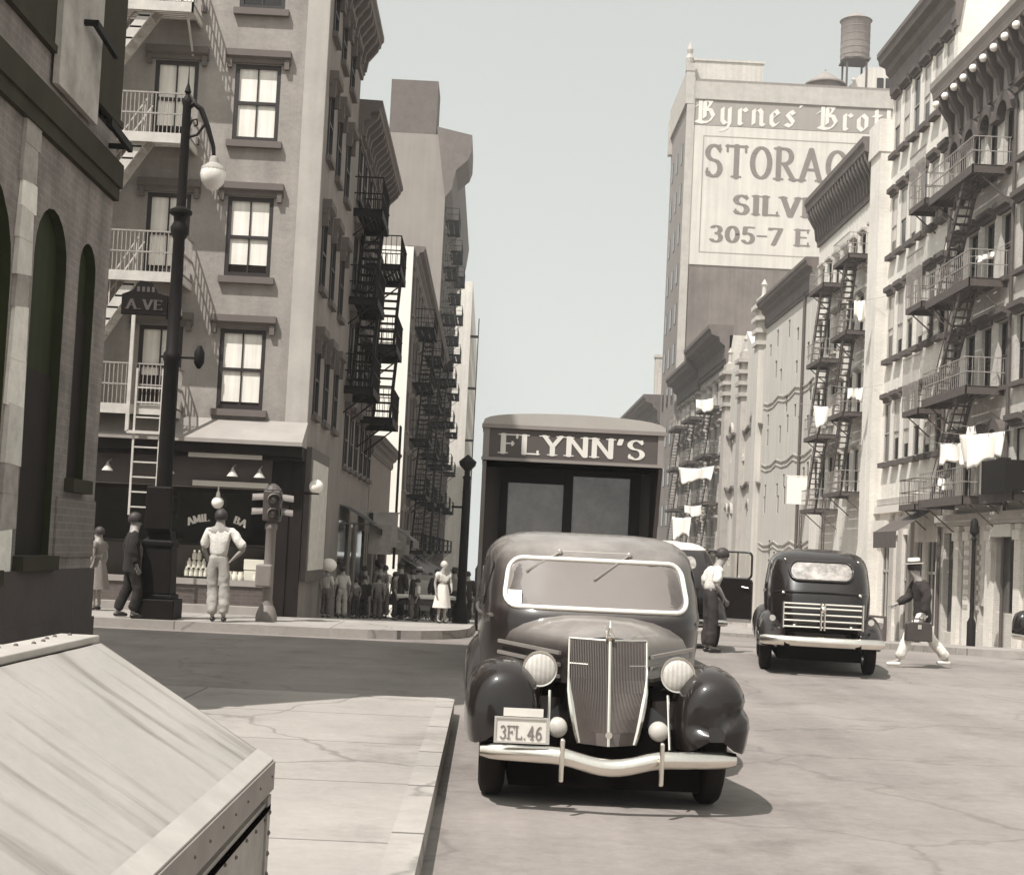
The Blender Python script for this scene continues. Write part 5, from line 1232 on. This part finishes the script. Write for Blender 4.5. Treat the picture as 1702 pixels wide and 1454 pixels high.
def edge_car():
    root = thing('edge_car', 'dark car nose just entering at the right edge of the picture', 'car', (10.72, 28.9, 0), -90)
    sh = Shape(); sh.body().build('body', m_paint2, root, smooth=True, angle=180); hood(root, m_paint2)
    MB().box(-.6, .6, .35, 4.1, .2, .5).build('chassis', m_under, root)
    for s in (-1, 1):
        fender(FRONT, s).build('front_wing', m_paint2, root, smooth=True, angle=180); fender(REAR, s).build('rear_wing', m_paint2, root, smooth=True, angle=180); wheel(root, s*.7, .72); wheel(root, s*.7, 3.65)
    bumper(root, 0, .36, .8, 1)
edge_car()

# ---------------------------------------------------------------- street furniture
def lamp_post():
    root = thing('street_lamp', 'tall black iron street lamp with a scrolled arm, white globe and street sign', 'street lamp', (-5.62, 24.9, .15), 0)
    b = MB(); b.box(-.36, .36, -.36, .36, 0, .34); b.box(-.3, .3, -.3, .3, .34, .42); b.loft([[(sx*a, sy*a, z) for sx, sy in ((-1,-1),(1,-1),(1,1),(-1,1))] for a, z in ((.26,.42),(.24,1.2),(.27,1.24),(.27,1.32),(.22,1.36),(.2,1.5))])
    b.build('base', m_iron, root, bevel=.02)
    b = MB(); b.lathe([(.2, 1.45), (.14, 1.6), (.135, 1.7), (.13, 4.4), (.15, 4.45), (.15, 4.55), (.115, 4.6), (.10, 6.55), (.15, 6.65), (.16, 6.75), (.11, 6.85), (.12, 6.95), (.2, 7.0), (.2, 7.05), (.085, 7.12), (.075, 8.9), (.09, 8.95), (.09, 9.0), (.03, 9.1), (.06, 9.15), (.015, 9.3), (.006, 9.6)], 16); b.build('post', m_iron, root, smooth=True)
    b = MB(); A = [(0, -.0, 8.85), (.12, 0, 8.95), (.25, 0, 8.85), (.38, 0, 8.55), (.5, 0, 8.2), (.52, 0, 8.0)]
    b.path(A, [.05, .055, .05, .045, .035, .03], 8); b.path([(.04, 0, 8.35), (.2, 0, 8.4), (.3, 0, 8.55), (.34, 0, 8.62)], .025, 8); b.path([(.05,0,8.5),(.1,0,8.65),(.18,0,8.68),(.2,0,8.58),(.14,0,8.55)], .018, 8)
    arm = b.build('arm', m_iron, root, smooth=True)
    g = MB().lathe([(.02, 8.05), (.07, 8.02), (.09, 7.92), (.2, 7.84), (.215, 7.79)], 18, (.52, 0, 0)).build('lamp_shade', m_iron if False else m_signgrey, root, smooth=True)
    MB().lathe([(.21, 7.79), (.225, 7.7), (.19, 7.58), (.1, 7.47), (.02, 7.43)], 20, (.52, 0, 0)).build('globe', m_globe, root, smooth=True)
    # street-name frame hung on the left of the post
    b = MB(); P = [(-.92, 5.2), (-.12, 5.2), (-.12, 5.55), (-.3, 5.6), (-.42, 5.78), (-.62, 5.8), (-.75, 5.62), (-.92, 5.55)]
    b.prism(P, -.035, .035); s = b.build('street_sign', m_iron, root, bevel=.01)
    b = letters('A.VE', .62, .17, T(-.52, -.036, 5.38), .006, weight=.12); b.build('sign_lettering', m_signdim, s)
    b = MB()
    for k in range(4): b.box(-.66+k*.085, -.61+k*.085, -.042, -.036, 5.6, 5.69)
    b.build('sign_plate', m_signdim, s)
    MB().box(-.14, .14, -.03, .03, 5.15, 5.2).build('sign_bracket', m_iron, root)
    b = MB(); b.path([(-.2, 0, 4.5), (.42, 0, 4.5)], .022, 8); b.lathe([(.03, 4.32), (.09, 4.42), (.09, 4.6), (.03, 4.72)], 10, (.47, 0, 0)); b.build('cross_arm', m_iron, root, smooth=True)
    b = MB(); b.box(-.22, .22, -.34, -.22, 1.5, 2.25); b.build('fire_alarm_box', m_iron, root, bevel=.03)
    return root
m_signdim = mat('dim_sign_letters', .07, .8, .2, 5)
lamp_post()
def signal():
    root = thing('traffic_signal', 'grey traffic signal post with a four-way lamp head on the pavement', 'traffic signal', (-3.85, 25.6, .15), 0)
    MB().lathe([(.19, 0), (.19, .1), (.15, .22), (.12, .28)], 14).build('base', m_sig, root, smooth=True, angle=60)
    MB().lathe([(.11, .28), (.09, .4), (.09, 1.6), (.11, 1.63), (.11, 1.7), (.08, 1.73), (.08, 1.8)], 14).build('post', m_sig, root, smooth=True, angle=60)
    MB().box(-.2, .08, -.22, .08, .6, 1.0).build('control_box', m_sig, root, bevel=.03)
    b = MB()
    b.box(-.15, .15, -.15, .15, 1.76, 2.3); b.lathe([(.17, 2.3), (.1, 2.38), (.03, 2.43)], 12); h = b.build('signal_head', m_sigdark, root, bevel=.025)
    for i in range(4):
        M = Matrix.Rotation(R(90*i+12), 4, 'Z'); v = MB(M)
        for z in (1.9, 2.15):
            ring0 = [(.1*math.cos(R(a)), -.15, z+.1*math.sin(R(a))) for a in range(-10, 191, 20)]; ring1 = [(x*1.05, -.36 if True else 0, zz-.02) for x, y, zz in ring0]
            v.loft([ring0, ring1], cap=False, closed=False)
        o = v.build('visor', m_visor, h, smooth=True, angle=180)
        l = MB(M)
        for z in (1.9, 2.15): l.lathe([(.085, -.151), (.06, -.165), (.01, -.17)], 12, (0, 0, z), 'y')
        l.build('lens', m_lens2, h, smooth=True)
m_sig = mat('signal_grey', .20, .6, .2, 4)
m_visor = mat('pale_visor', .20, .5, .15, 5)
m_sigdark = mat('signal_dark', .06, .5, .2, 4)
m_lens2 = mat('signal_lens', .20, .15, .2, 6, coat=1)
signal()
def far_lamp():
    root = thing('street_lamp', 'dark iron lamp post far up the left pavement with a bracketed top', 'street lamp', (-.62, 36.2, gz(36.2)+.15), 0)
    MB().lathe([(.2, 0), (.2, .3), (.13, .5), (.11, 1.0), (.09, 3.6), (.12, 3.65), (.07, 3.7), (.07, 3.85)], 12).build('post', m_iron, root, smooth=True)
    b = MB(); b.lathe([(.06, 3.8), (.2, 3.95), (.22, 4.05), (.1, 4.15), (.02, 4.22)], 12); b.path([(-.35, 0, 2.9), (0, 0, 2.9)], .03, 6); b.build('lantern', m_iron, root, smooth=True)
far_lamp()
def foreground_bin():
    root = thing('metal_lidded_bin', 'weathered sheet-metal bin with a sloping lid in the near left corner', 'bin', (-.765, 5.42, 0.15), 0)
    # local: x to the right (street side at 0), y away (far end at 0)
    zA, zB = .60, 1.005; xr = -.66; L = 4.2
    b = MB(); b.prism([(-.02, 0), (-.02, zA-.02), (xr, zB-.02), (xr-.75, zB-.02), (xr-.75, 0)], -L, -.02); b.build('body', m_binside, root)
    # lid: a thick sheet with bent edge and standing creases
    b = MB(); n = (Vector((0, 0, zA))-Vector((xr, 0, zB))).normalized(); NX, NY = 26, 40; vs = []
    random.seed(3); ph = [random.uniform(0, 6) for _ in range(8)]
    for i in range(NX+1):
        u = i/NX
        for j in range(NY+1):
            y = -L*j/NY; dv = .0
            for q, yc in enumerate((-.16, -.30, -.5, -.72, -1.1, -1.5, -2.0)):
                yy = yc-.10*u-.03*math.sin(3*u+ph[q]); dv += -.006*math.exp(-((y-yy)/.028)**2)*(.25+.75*math.sin(math.pi*min(1, u*1.2))**.5 if u < .83 else .2)
            dv += .004*math.sin(5*y+ph[0])*math.sin(math.pi*u)
            vs.append((xr*(1-u), y, zB+(zA-zB)*u+dv))
    b.add(vs, [(i*(NY+1)+j, (i+1)*(NY+1)+j, (i+1)*(NY+1)+j+1, i*(NY+1)+j+1) for i in range(NX) for j in range(NY)])
    o = b.build('lid', m_tin, root, smooth=True, angle=180)
    b = MB(); b.box(-.012, .014, -L, .0, zA-.10, zA+.002); b.box(xr, .0, -.002, .016, zA-.11, zA-.0) if False else None
    b.prism([(.0, zA-.09), (.012, zA-.004), (xr, zB+.0), (xr, zB-.07)], -.0, .016); b.build('lid_rim', m_tinedge, root)
    b = MB(); b.box(xr-.16, xr-.01, -L, .03, zB-.0, zB+.028); b.build('ridge_strap', m_tinlight, root, bevel=.006)
    b = MB(); b.prism([(-.055, zA+.034+.003), (.006, zA+.003), (.006, zA+.010), (-.055, zA+.044)], -L, .006); b.build('folded_edge', m_tinlight, root)
    b = MB()
    for k in range(16): b.sphere((xr-.1+.02*math.sin(k*5), -.05-.12*k, zB+.028), .009, 6, 4)
    random.seed(5)
    for k in range(26): b.sphere((.0145, -.07-.24*k-.05*math.sin(k*7), zA-.045), .0055, 6, 4)
    for k in range(26): b.sphere((-.0, -.09-.2*k, zA-.20-.02*math.sin(k*3)), .007, 6, 4)
    for k in range(6): b.sphere((.005, -.035, zA-.18-.075*k), .011, 6, 4)
    b.build('rivets', m_rivet, root, smooth=True)
    b = MB(); b.box(-.02, -.002, -L, -.02, .0, zA-.14); b.box(-.022, .006, -.075, -.0, 0, zA-.12); b.build('street_side', m_binside, root)
    MB().box(-.001, .0065, -L, -.0, zA-.175, zA-.155).build('seam', m_under, root)
m_tin = mat('weathered_tin_lid', .36, .55, .16, 2.2, fine=.12, streak=0, bump=.12)
m_tinedge = mat('tin_edge', .22, .6, .25, 4)
m_tinlight = mat('scoured_tin', .40, .5, .2, 5, fine=.12)
m_rivet = mat('rusty_rivet', .10, .7, .2, 9)
m_binside = mat('rusted_tin_side', .30, .7, .45, 3.2, fine=.25)
# darker streaks along the sheet
def dark_streaks(m):
    t = m.node_tree; N = t.nodes; L = t.links; p = N['Principled BSDF']; src = p.inputs['Base Color'].links[0].from_socket
    tc = N.new('ShaderNodeTexCoord'); mp = N.new('ShaderNodeMapping'); mp.inputs['Scale'].default_value = (.8, 5.5, .8); mp.inputs['Rotation'].default_value = (0, 0, R(-9)); L.new(tc.outputs['Object'], mp.inputs[0])
    n = N.new('ShaderNodeTexNoise'); n.inputs['Scale'].default_value = 1.3; n.inputs['Detail'].default_value = 5; L.new(mp.outputs[0], n.inputs['Vector'])
    cr = N.new('ShaderNodeValToRGB'); cr.color_ramp.elements[0].position = .30; cr.color_ramp.elements[0].color = (.50, .47, .45, 1); cr.color_ramp.elements[1].position = .47; cr.color_ramp.elements[1].color = (1, 1, 1, 1); L.new(n.outputs[0], cr.inputs[0])
    mb = N.new('ShaderNodeMixRGB'); mb.blend_type = 'MULTIPLY'; mb.inputs[0].default_value = 1; L.new(src, mb.inputs[1]); L.new(cr.outputs[0], mb.inputs[2]); L.new(mb.outputs[0], p.inputs['Base Color'])
dark_streaks(m_tin)
foreground_bin()
def pushcart(x, Y, label, topm):
    root = thing('pushcart', label, 'cart', (x, Y, gz(Y)), 12)
    MB().box(-.9, .9, -.5, .5, .78, .86).build('tray', topm, root); b = MB(); b.box(-.85, .85, -.45, .45, .6, .78); b.build('frame', m_shopbrown, root)
    for s in (-1, 1):
        b = MB(); b.path([(s*.6+.0, .48*0-.56, .4)]*1+[(s*.6, -.56, .4)], .02) if False else None
        b.lathe([(.36, -.02), (.4, -.02), (.4, .02), (.36, .02)], 20, (s*.55, -.54, .4), 'y', cap=False)
        for k in range(8): b.bar((s*.55, -.54, .4), (s*.55+.37*math.cos(k*math.pi/4), -.54, .4+.37*math.sin(k*math.pi/4)), .025, .02)
        b.build('wheel', m_shopdark, root)
    b = MB(); b.bar((.9, -.4, .7), (1.6, -.4, .8), .05, .05); b.bar((.9, .4, .7), (1.6, .4, .8), .05, .05); b.build('handle', m_shopbrown, root)
pushcart(-1.75, 40.6, 'pushcart with a white cloth over its tray behind the girl in white', m_linen)
pushcart(-2.6, 46.0, 'dark pushcart heaped with goods among the crowd', m_shopbrown)
b = MB(); b.box(-.55, .55, -.04, .04, .3, 1.35); o = b.build('notice_board', m_signgrey, bevel=.01); o.location = (-2.0, 43.3, gz(43.3)+.15); tag(o, 'grey notice board standing above the white pushcart', 'sign')
b = MB(); b.box(-.42, .42, -.05, -.041, .45, 1.2); b.build('pasted_notice', m_paper, o)

# ---------------------------------------------------------------- people
crease_tex = bpy.data.textures.new('cloth_creases', 'CLOUDS'); crease_tex.noise_scale = .09; crease_tex.noise_depth = 2
def skin(name, chains, m, parent, sub=1):
    """one continuous body grown over joints: chains of (point, rx[, ry]); chains share joints by equal points"""
    vs = []; rs = []; es = []; idx = {}
    for ch in chains:
        prev = None
        for p, r in ch:
            k = tuple(round(c, 4) for c in p)
            if k not in idx: idx[k] = len(vs); vs.append(k); rs.append(r if isinstance(r, tuple) else (r, r))
            if prev is not None and prev != idx[k]: es.append((prev, idx[k]))
            prev = idx[k]
    me = bpy.data.meshes.new(name); me.from_pydata(vs, es, []); o = bpy.data.objects.new(name, me); col.objects.link(o); o.parent = parent
    mod = o.modifiers.new('skin', 'SKIN'); mod.use_smooth_shade = True; mod.branch_smoothing = .4
    if not me.skin_vertices: bpy.context.view_layer.update()
    d = me.skin_vertices[0].data
    for i, r in enumerate(rs): d[i].radius = r; d[i].use_root = (i == 0)
    s = o.modifiers.new('sub', 'SUBSURF'); s.levels = sub; s.render_levels = sub
    me.materials.append(m)
    if name in ('shirt', 'jacket', 'trousers', 'bodice'):   # rumpled cloth
        s.levels = s.render_levels = 2; d = o.modifiers.new('creases', 'DISPLACE'); d.texture = crease_tex; d.texture_coords = 'LOCAL'; d.strength = .045; d.mid_level = .5
    return o
m_skin = mat('skin', .30, .6, .08, 8)
m_hair = mat('dark_hair', .03, .6, .3, 12)
m_hairl = mat('fair_hair', .5, .6, .15, 12)
CL = {k: mat('cloth_'+k, v, .9, .14, 6, folds=.16, bump=.9) for k, v in dict(white=.72, cream=.5, grey=.27, drill=.40, dark=.03, mid=.13, print=.2, black=.014).items()}
m_shoe = mat('dark_shoe', .02, .4, .2, 8); m_shoew = mat('white_shoe', .75, .6, .05, 8)
m_straw = mat('straw_hat', .66, .8, .08, 20); m_felt = mat('felt_hat', .06, .9, .2, 8)
def person(label, loc, rz, h, top, legs, lift=None, hat=None, hair=m_hair, sleeves='short', jacket=False, dress=None, shoe=m_shoe, fine=False, group=None, **J):
    root = thing('person', label, 'person', loc, rz, group); s = h/1.76
    j = dict(pel=(0,0,.95), spine=(0,.0,1.12), chest=(0,.01,1.35), neck=(0,.01,1.49), chin=(0,.025,1.56), head=(0,.03,1.655),
        lsh=(-.18,0,1.435), rsh=(.18,0,1.435), lel=(-.25,-.02,1.14), rel=(.25,-.02,1.14), lwr=(-.25,.06,.90), rwr=(.25,.06,.90),
        lhip=(-.09,0,.90), rhip=(.09,0,.90), lkn=(-.10,.02,.50), rkn=(.10,.02,.50), lan=(-.10,-.02,.09), ran=(.10,-.02,.09))
    j.update(J); V = {k: Vector(p)*s for k, p in j.items()}
    def a(*q): return [(tuple(V[n] if isinstance(n, str) else n), (r[0]*s, r[1]*s) if isinstance(r, tuple) else r*s) for n, r in q]
    def mix(p, q, t): return V[p]+(V[q]-V[p])*t
    def toe(n, kn):
        d = (V[n]-V[kn]); f = Vector((0, 1, 0)); return V[n]+Vector((0, .17*s, -.05*s))
    body = [a(('pel',(.14,.1)),('spine',(.125,.09)),('chest',(.15,.1)),('neck',.062),('chin',(.070,.078)),('head',(.086,.104)),(V['head']+Vector((0,.0,.075*s)),(.066,.082)))]
    body.append(a(('chin',(.066,.07)),(V['chin']+Vector((0,.085*s,.04*s)),.022),(V['chin']+Vector((0,.115*s,.035*s)),.012)))
    for sd in 'lr':
        body.append(a(('chest',(.15,.1)),(sd+'sh',.065),(mix(sd+'sh',sd+'el',.5),.052),(sd+'el',.043),(mix(sd+'el',sd+'wr',.4),.042),(sd+'wr',.027)))
        d = (V[sd+'wr']-V[sd+'el']).normalized(); side = Vector((1 if sd == 'l' else -1, 0, 0)); fw = Vector((0, 1, 0))
        if abs(d.dot(fw)) > .8: fw = Vector((0, 0, 1))
        pm = V[sd+'wr']+d*.075*s
        body.append(a((sd+'wr',.027),(pm,(.030,.022))))
        acr = d.cross(side).normalized()
        for k in range(4):
            o_ = acr*((k-1.5)*.021*s); ln = (.07, .082, .078, .06)[k]*s
            body.append(a((pm,(.030,.022)),(pm+o_+d*.02*s,.0105),(pm+o_+d*(.02*s+ln*.55)+side*.008*s,.0095),(pm+o_*1.05+d*(.02*s+ln*.95)+side*.03*s,.008)))
        body.append(a((V[sd+'wr'],.027),(V[sd+'wr']+d*.035*s+acr*-.034*s,.012),(V[sd+'wr']+d*.075*s+acr*-.05*s+side*.012*s,.010)))
        body.append(a(('pel',(.14,.1)),(sd+'hip',.085),(mix(sd+'hip',sd+'kn',.5),.075),(sd+'kn',.055),(mix(sd+'kn',sd+'an',.35),.053),(sd+'an',.035),(toe(sd+'an',sd+'kn'),(.035,.025))))
    skin('body', body, m_skin, root)
    # head details: ears, hair
    b = MB(); c = V['head']
    for sx in (-1, 1): b.sphere((c.x+sx*.083*s, c.y-.005*s, c.z-.01*s), .026*s, 8, 6, (.4, .8, 1.2))
    b.build('ears', m_skin, root, smooth=True)
    b = MB()
    for sx in (-1, 1): b.sphere((c.x+sx*.032*s, c.y+.088*s, c.z+.005*s), .010*s, 8, 6)
    b.build('eyes', m_hair, root, smooth=True); MB().sphere((c.x, c.y+.088*s, c.z-.07*s), .016*s, 8, 5, (1.5, .4, .35)).build('mouth', m_lip, root, smooth=True)
    b = MB(); b.sphere((c.x, c.y-.018*s, c.z+.022*s), .113*s, 14, 10, (.90, 1.06, 1.05), z0=-.45); b.build('hair', hair, root, smooth=True)
    # clothes: slightly larger skins over the same joints
    g = .022
    if dress:
        V['waist'] = Vector((0, 0, 1.08))*s
        sh = [a(('waist',(.125+g,.095+g)),('chest',(.145+g,.105+g)),(mix('chest','neck',.6),.07))]
        for sd in 'lr': sh.append(a(('chest',(.145+g,.105+g)),(sd+'sh',.07+g),(mix(sd+'sh',sd+'el',.55),.06+g)))
        skin('bodice', sh, dress, root)
        b = MB(); rings = []
        for z, r in ((1.12,.135),(1.0,.17),(.85,.205),(.65,.24),(.45,.28)):
            rings.append([((r+.015*math.sin(7*t+z*3))*math.cos(t)*s, ((r*.8+.015*math.sin(5*t))*math.sin(t)-.05*(1.1-z))*s, z*s) for t in [2*math.pi*k/24 for k in range(24)]])
        b.loft(rings, cap=False); b.build('skirt', dress, root, smooth=True, angle=180)
    else:
        lo = 'pel'; tr = [a(('spine',(.125+g,.09+g)),('pel',(.145+g,.108+g)))]
        for sd in 'lr': tr.append(a(('pel',(.145+g,.108+g)),(sd+'hip',.096+g*.6),(mix(sd+'hip',sd+'kn',.5),.088+g*.5),(sd+'kn',.080+g*.5),(mix(sd+'kn',sd+'an',.45),.082+g*.5),(mix(sd+'kn',sd+'an',.95),.088)))
        skin('trousers', tr, legs, root)
        if jacket: g = .036
        sh = [a((mix('pel','spine',.25) if not jacket else mix('pel','lhip',.0),(.145+g,.11+g)),('spine',(.14+g,.105+g)),('chest',(.16+g,.115+g)),(mix('chest','neck',.62),(.085,.08)))]
        if jacket: sh.append(a((mix('pel','lhip',.0),(.145+g,.11+g)),(V['pel']+Vector((0,-.0,-.20))*s,(.17+g,.125+g))))
        for sd in 'lr':
            q = [('chest',(.16+g,.115+g)),(sd+'sh',.064+g*.8),(mix(sd+'sh',sd+'el',.5),.058+g)]
            if sleeves == 'long': q += [(sd+'el',.058+g*.8),(mix(sd+'el',sd+'wr',.5),.054+g*.6),(mix(sd+'el',sd+'wr',.93),.045+g*.4)]
            elif sleeves == 'elbow': q += [(sd+'el',.056+g)]
            sh.append(a(*q))
        skin('jacket' if jacket else 'shirt', sh, top, root)
    for sd in 'lr':
        t = toe(sd+'an', sd+'kn'); n = V[sd+'an']
        skin('shoe', [a((n+Vector((0,-.05,-.045))*s,(.042,.04)),(n+Vector((0,.03,-.045))*s,(.044,.042)),(t+Vector((0,.03,-.0))*s,(.042,.03)))], shoe, root)
    if hat:
        c = V['head']; t = MB(Matrix.Translation(c+Vector((0,-.005,.075))*s) @ Matrix.Rotation(R(-6), 4, 'X'))
        t.lathe([(.155*s, -.0), (.16*s, .008*s), (.104*s, .012*s), (.10*s, .085*s), (.09*s, .10*s), (.02*s, .10*s)], 20); t.build('hat', hat, root, smooth=True, angle=35)
        t2 = MB(t.M); t2.lathe([(.106*s, .014*s), (.104*s, .045*s)], 20, cap=False); t2.build('hat_band', m_felt, root)
    return root
m_lip = mat('lip', .13, .6, .1, 8)
# shirt-sleeved man with his back to us, hand on hip, on the kerb
person('man in white shirt and pale trousers seen from behind, one hand on his hip', (-4.58, 24.7, .15), 4, 1.90, CL['white'], CL['drill'], sleeves='elbow', rel=(.40,-.06,1.16), rwr=(.22,.0,.99), lel=(-.24,.03,1.13), lwr=(-.16,.14,.93), rkn=(.12,.0,.5), ran=(.13,-.02,.09), lkn=(-.07,.03,.5), lan=(-.04,-.05,.09), head=(0,.05,1.645), hair=m_hairgrey if False else m_hair)
person('man in a dark suit standing behind the lamp post base', (-6.02, 24.6, .15), -70, 1.76, CL['black'], CL['black'], sleeves='long', jacket=True, lel=(-.22,-.08,1.15), lwr=(-.12,.12,1.02), rkn=(.1,.12,.5), ran=(.1,.05,.09), lkn=(-.1,-.03,.5), lan=(-.1,-.2,.10))
person('woman in a light frock half hidden by the arcaded building, leftmost person of all', (-7.12, 26.6, .15), 70, 1.5, CL['print'], CL['print'], dress=CL['print'], hair=m_hair)
W_ = person('man striding across the street in a dark jacket, white trousers and a straw boater', (7.2, 23.75, 0), 92, 1.76, CL['dark'], CL['white'], sleeves='long', jacket=True, hat=m_straw, shoe=m_shoew,
    lhip=(-.09,0,.88), rhip=(.09,0,.88), pel=(0,0,.93), spine=(0,.03,1.1), chest=(0,.07,1.31), neck=(0,.11,1.45), chin=(0,.16,1.53), head=(0,.18,1.62), lsh=(-.185,.07,1.39), rsh=(.185,.07,1.39),
    rkn=(.1,-.16,.5), ran=(.1,-.48,.14), lkn=(-.1,.26,.53), lan=(-.1,.42,.10), lel=(-.24,.02,1.12), lwr=(-.24,.08,.87), rel=(.25,.16,1.14), rwr=(.22,.38,1.02))
b = MB(); b.box(-.21, .21, -.06, .06, 0, .30); o = b.build('briefcase', m_case, bevel=.025) if False else None
m_case = mat('leather_case', .035, .45, .3, 6, coat=.3)
b = MB(); b.prism([(-.22, 0), (.22, 0), (.21, .28), (.17, .31), (-.17, .31), (-.21, .28)], -.06, .06); br = tag(b.build('briefcase', m_case, bevel=.015), 'dark leather briefcase carried by the man in the straw boater', 'briefcase'); br.location = (7.06, 23.5, .44)
MB().path([(-.09, 0, .31), (-.08, 0, .365), (.08, 0, .365), (.09, 0, .31)], .012, 8).build('handle', m_case, br); MB().box(-.03, .03, -.068, -.058, .2, .27).build('clasp', m_chrome, br)
person('man in a white shirt and dark trousers bending beside the open car door', (3.90, 25.1, 0), -75, 1.84, CL['white'], CL['dark'], sleeves='elbow', chest=(0,.07,1.31), neck=(0,.12,1.44), chin=(0,.17,1.52), head=(0,.2,1.61), lsh=(-.185,.06,1.39), rsh=(.185,.06,1.39), lel=(-.23,-.05,1.14), rel=(.25,-.02,1.13), lwr=(-.2,.06,.93), rwr=(.22,.14,.92))
person('girl in a long white dress walking on the sunny far left pavement', (-.98, 32.6, gz(32.6)+.15), -150, 1.38, CL['white'], CL['white'], dress=CL['white'], hair=m_hairl, lel=(-.24,.05,1.14), lwr=(-.18,.2,1.0))
G = 'people crowding the far left pavement'
crowd = [(-1.7, 36.0, 1.05, 'white', 'dark', 'small child in a white shirt between the pushcart and the girl in white', 100, None),
 (-2.3, 36.4, 1.2, 'mid', 'dark', 'child in a brown jersey in front of the pushcart', -80, None),
 (-1.45, 42.5, 1.5, 'dark', 'dark', 'woman in black behind the white pushcart', 20, None),
 (-3.0, 42.8, 1.55, 'white', 'mid', 'man in a white shirt under the awning', 30, None),
 (-1.0, 44.5, 1.6, 'grey', 'dark', 'man in grey behind the far lamp post', -20, m_felt),
 (-2.0, 51.5, 1.65, 'print', 'mid', 'woman in a print blouse beyond the dark pushcart', 0, None),
 (-1.1, 53.0, 1.7, 'dark', 'dark', 'man in a black coat farthest along the kerb', 15, m_felt),
(-3.72, 33.8, 1.15, 'cream', 'mid', 'child in a cream shirt below the white sun hat, leftmost of the crowd', -20, None),
 (-3.45, 34.8, 1.22, 'cream', 'drill', 'child in a pale blouse and pale trousers, second from the poster', 15, None),
 (-3.25, 36.2, .98, 'mid', 'dark', 'little child in dark clothes half hidden behind the pale blouse', 40, None),
 (-3.15, 37.6, 1.1, 'dark', 'dark', 'small child all in black in the crowd', 160, None),
 (-2.78, 37.4, 1.12, 'print', 'mid', 'child in a patterned shirt in the middle of the crowd', 0, None),
 (-2.45, 41.0, 1.56, 'dark', 'dark', 'short man in a dark suit and hat at the right of the crowd', -30, m_felt),
 (-3.3, 44.0, 1.7, 'grey', 'dark', 'man in grey with a felt hat standing at the shop doors', 60, m_felt),
 (-2.2, 47.5, 1.66, 'white', 'mid', 'man in a straw hat and white shirt beyond the pushcarts', 120, m_straw),
 (-.62, 36.9, 1.2, 'cream', 'dark', 'child in a pale top beside the far lamp post', -60, None),
 (-.52, 40.0, 1.4, 'dark', 'dark', 'boy in dark clothes close by the van side', 10, None),
 (-2.95, 40.2, 1.5, 'mid', 'dark', 'woman in a brown top behind the children', 30, None),
 (-3.35, 39.6, 1.4, 'grey', 'mid', 'boy in a grey shirt standing by the awning', -50, None),
 (-2.0, 39.5, 1.35, 'dark', 'mid', 'boy in a dark top looking into the white pushcart', 90, None),
 (-2.9, 49.0, 1.68, 'dark', 'dark', 'man in a dark coat by the dark pushcart', 20, m_felt),
 (-1.6, 49.5, 1.66, 'cream', 'mid', 'woman in a cream blouse farther up the pavement', -10, None),
 (-2.5, 55.0, 1.7, 'white', 'dark', 'man in a white shirt far up the pavement', 45, None),
 (-3.2, 57.0, 1.7, 'mid', 'dark', 'man in brown far up the pavement by the white wall', 70, m_felt)]
for x, Y, h, t, l, lab, rz, hat in crowd:
    person(lab, (x, Y, gz(Y)+.15), rz, h, CL[t], CL[l], sleeves='long' if t == 'dark' else 'elbow', hat=hat, group=G, lkn=(-.1,.06,.5), jacket=(t == 'dark'))
b = MB(); b.sphere((0, 0, 0), .19, 14, 8, (1, 1, .85)); o = tag(b.build('sun_hat', m_linen, smooth=True), 'round white sun hat on the leftmost child of the crowd', 'hat'); o.location = (-3.70, 33.82, gz(33.8)+.15+1.22)

# ---------------------------------------------------------------- summer haze over the avenue
def haze(density):
    m = bpy.data.materials.new('haze'); m.use_nodes = True; N = m.node_tree.nodes; N.clear()
    o = N.new('ShaderNodeOutputMaterial'); v = N.new('ShaderNodeVolumePrincipled'); v.inputs['Color'].default_value = (.95, .95, .92, 1); v.inputs['Density'].default_value = density
    v.inputs['Anisotropy'].default_value = 0.0; m.node_tree.links.new(v.outputs[0], o.inputs['Volume'])
    MB().box(-90, 110, -25, 420, -13, 62).build('haze', m)['kind'] = 'stuff'
haze(0.0007)
scene.cycles.volume_bounces = 0; scene.cycles.volume_step_rate = 4.0
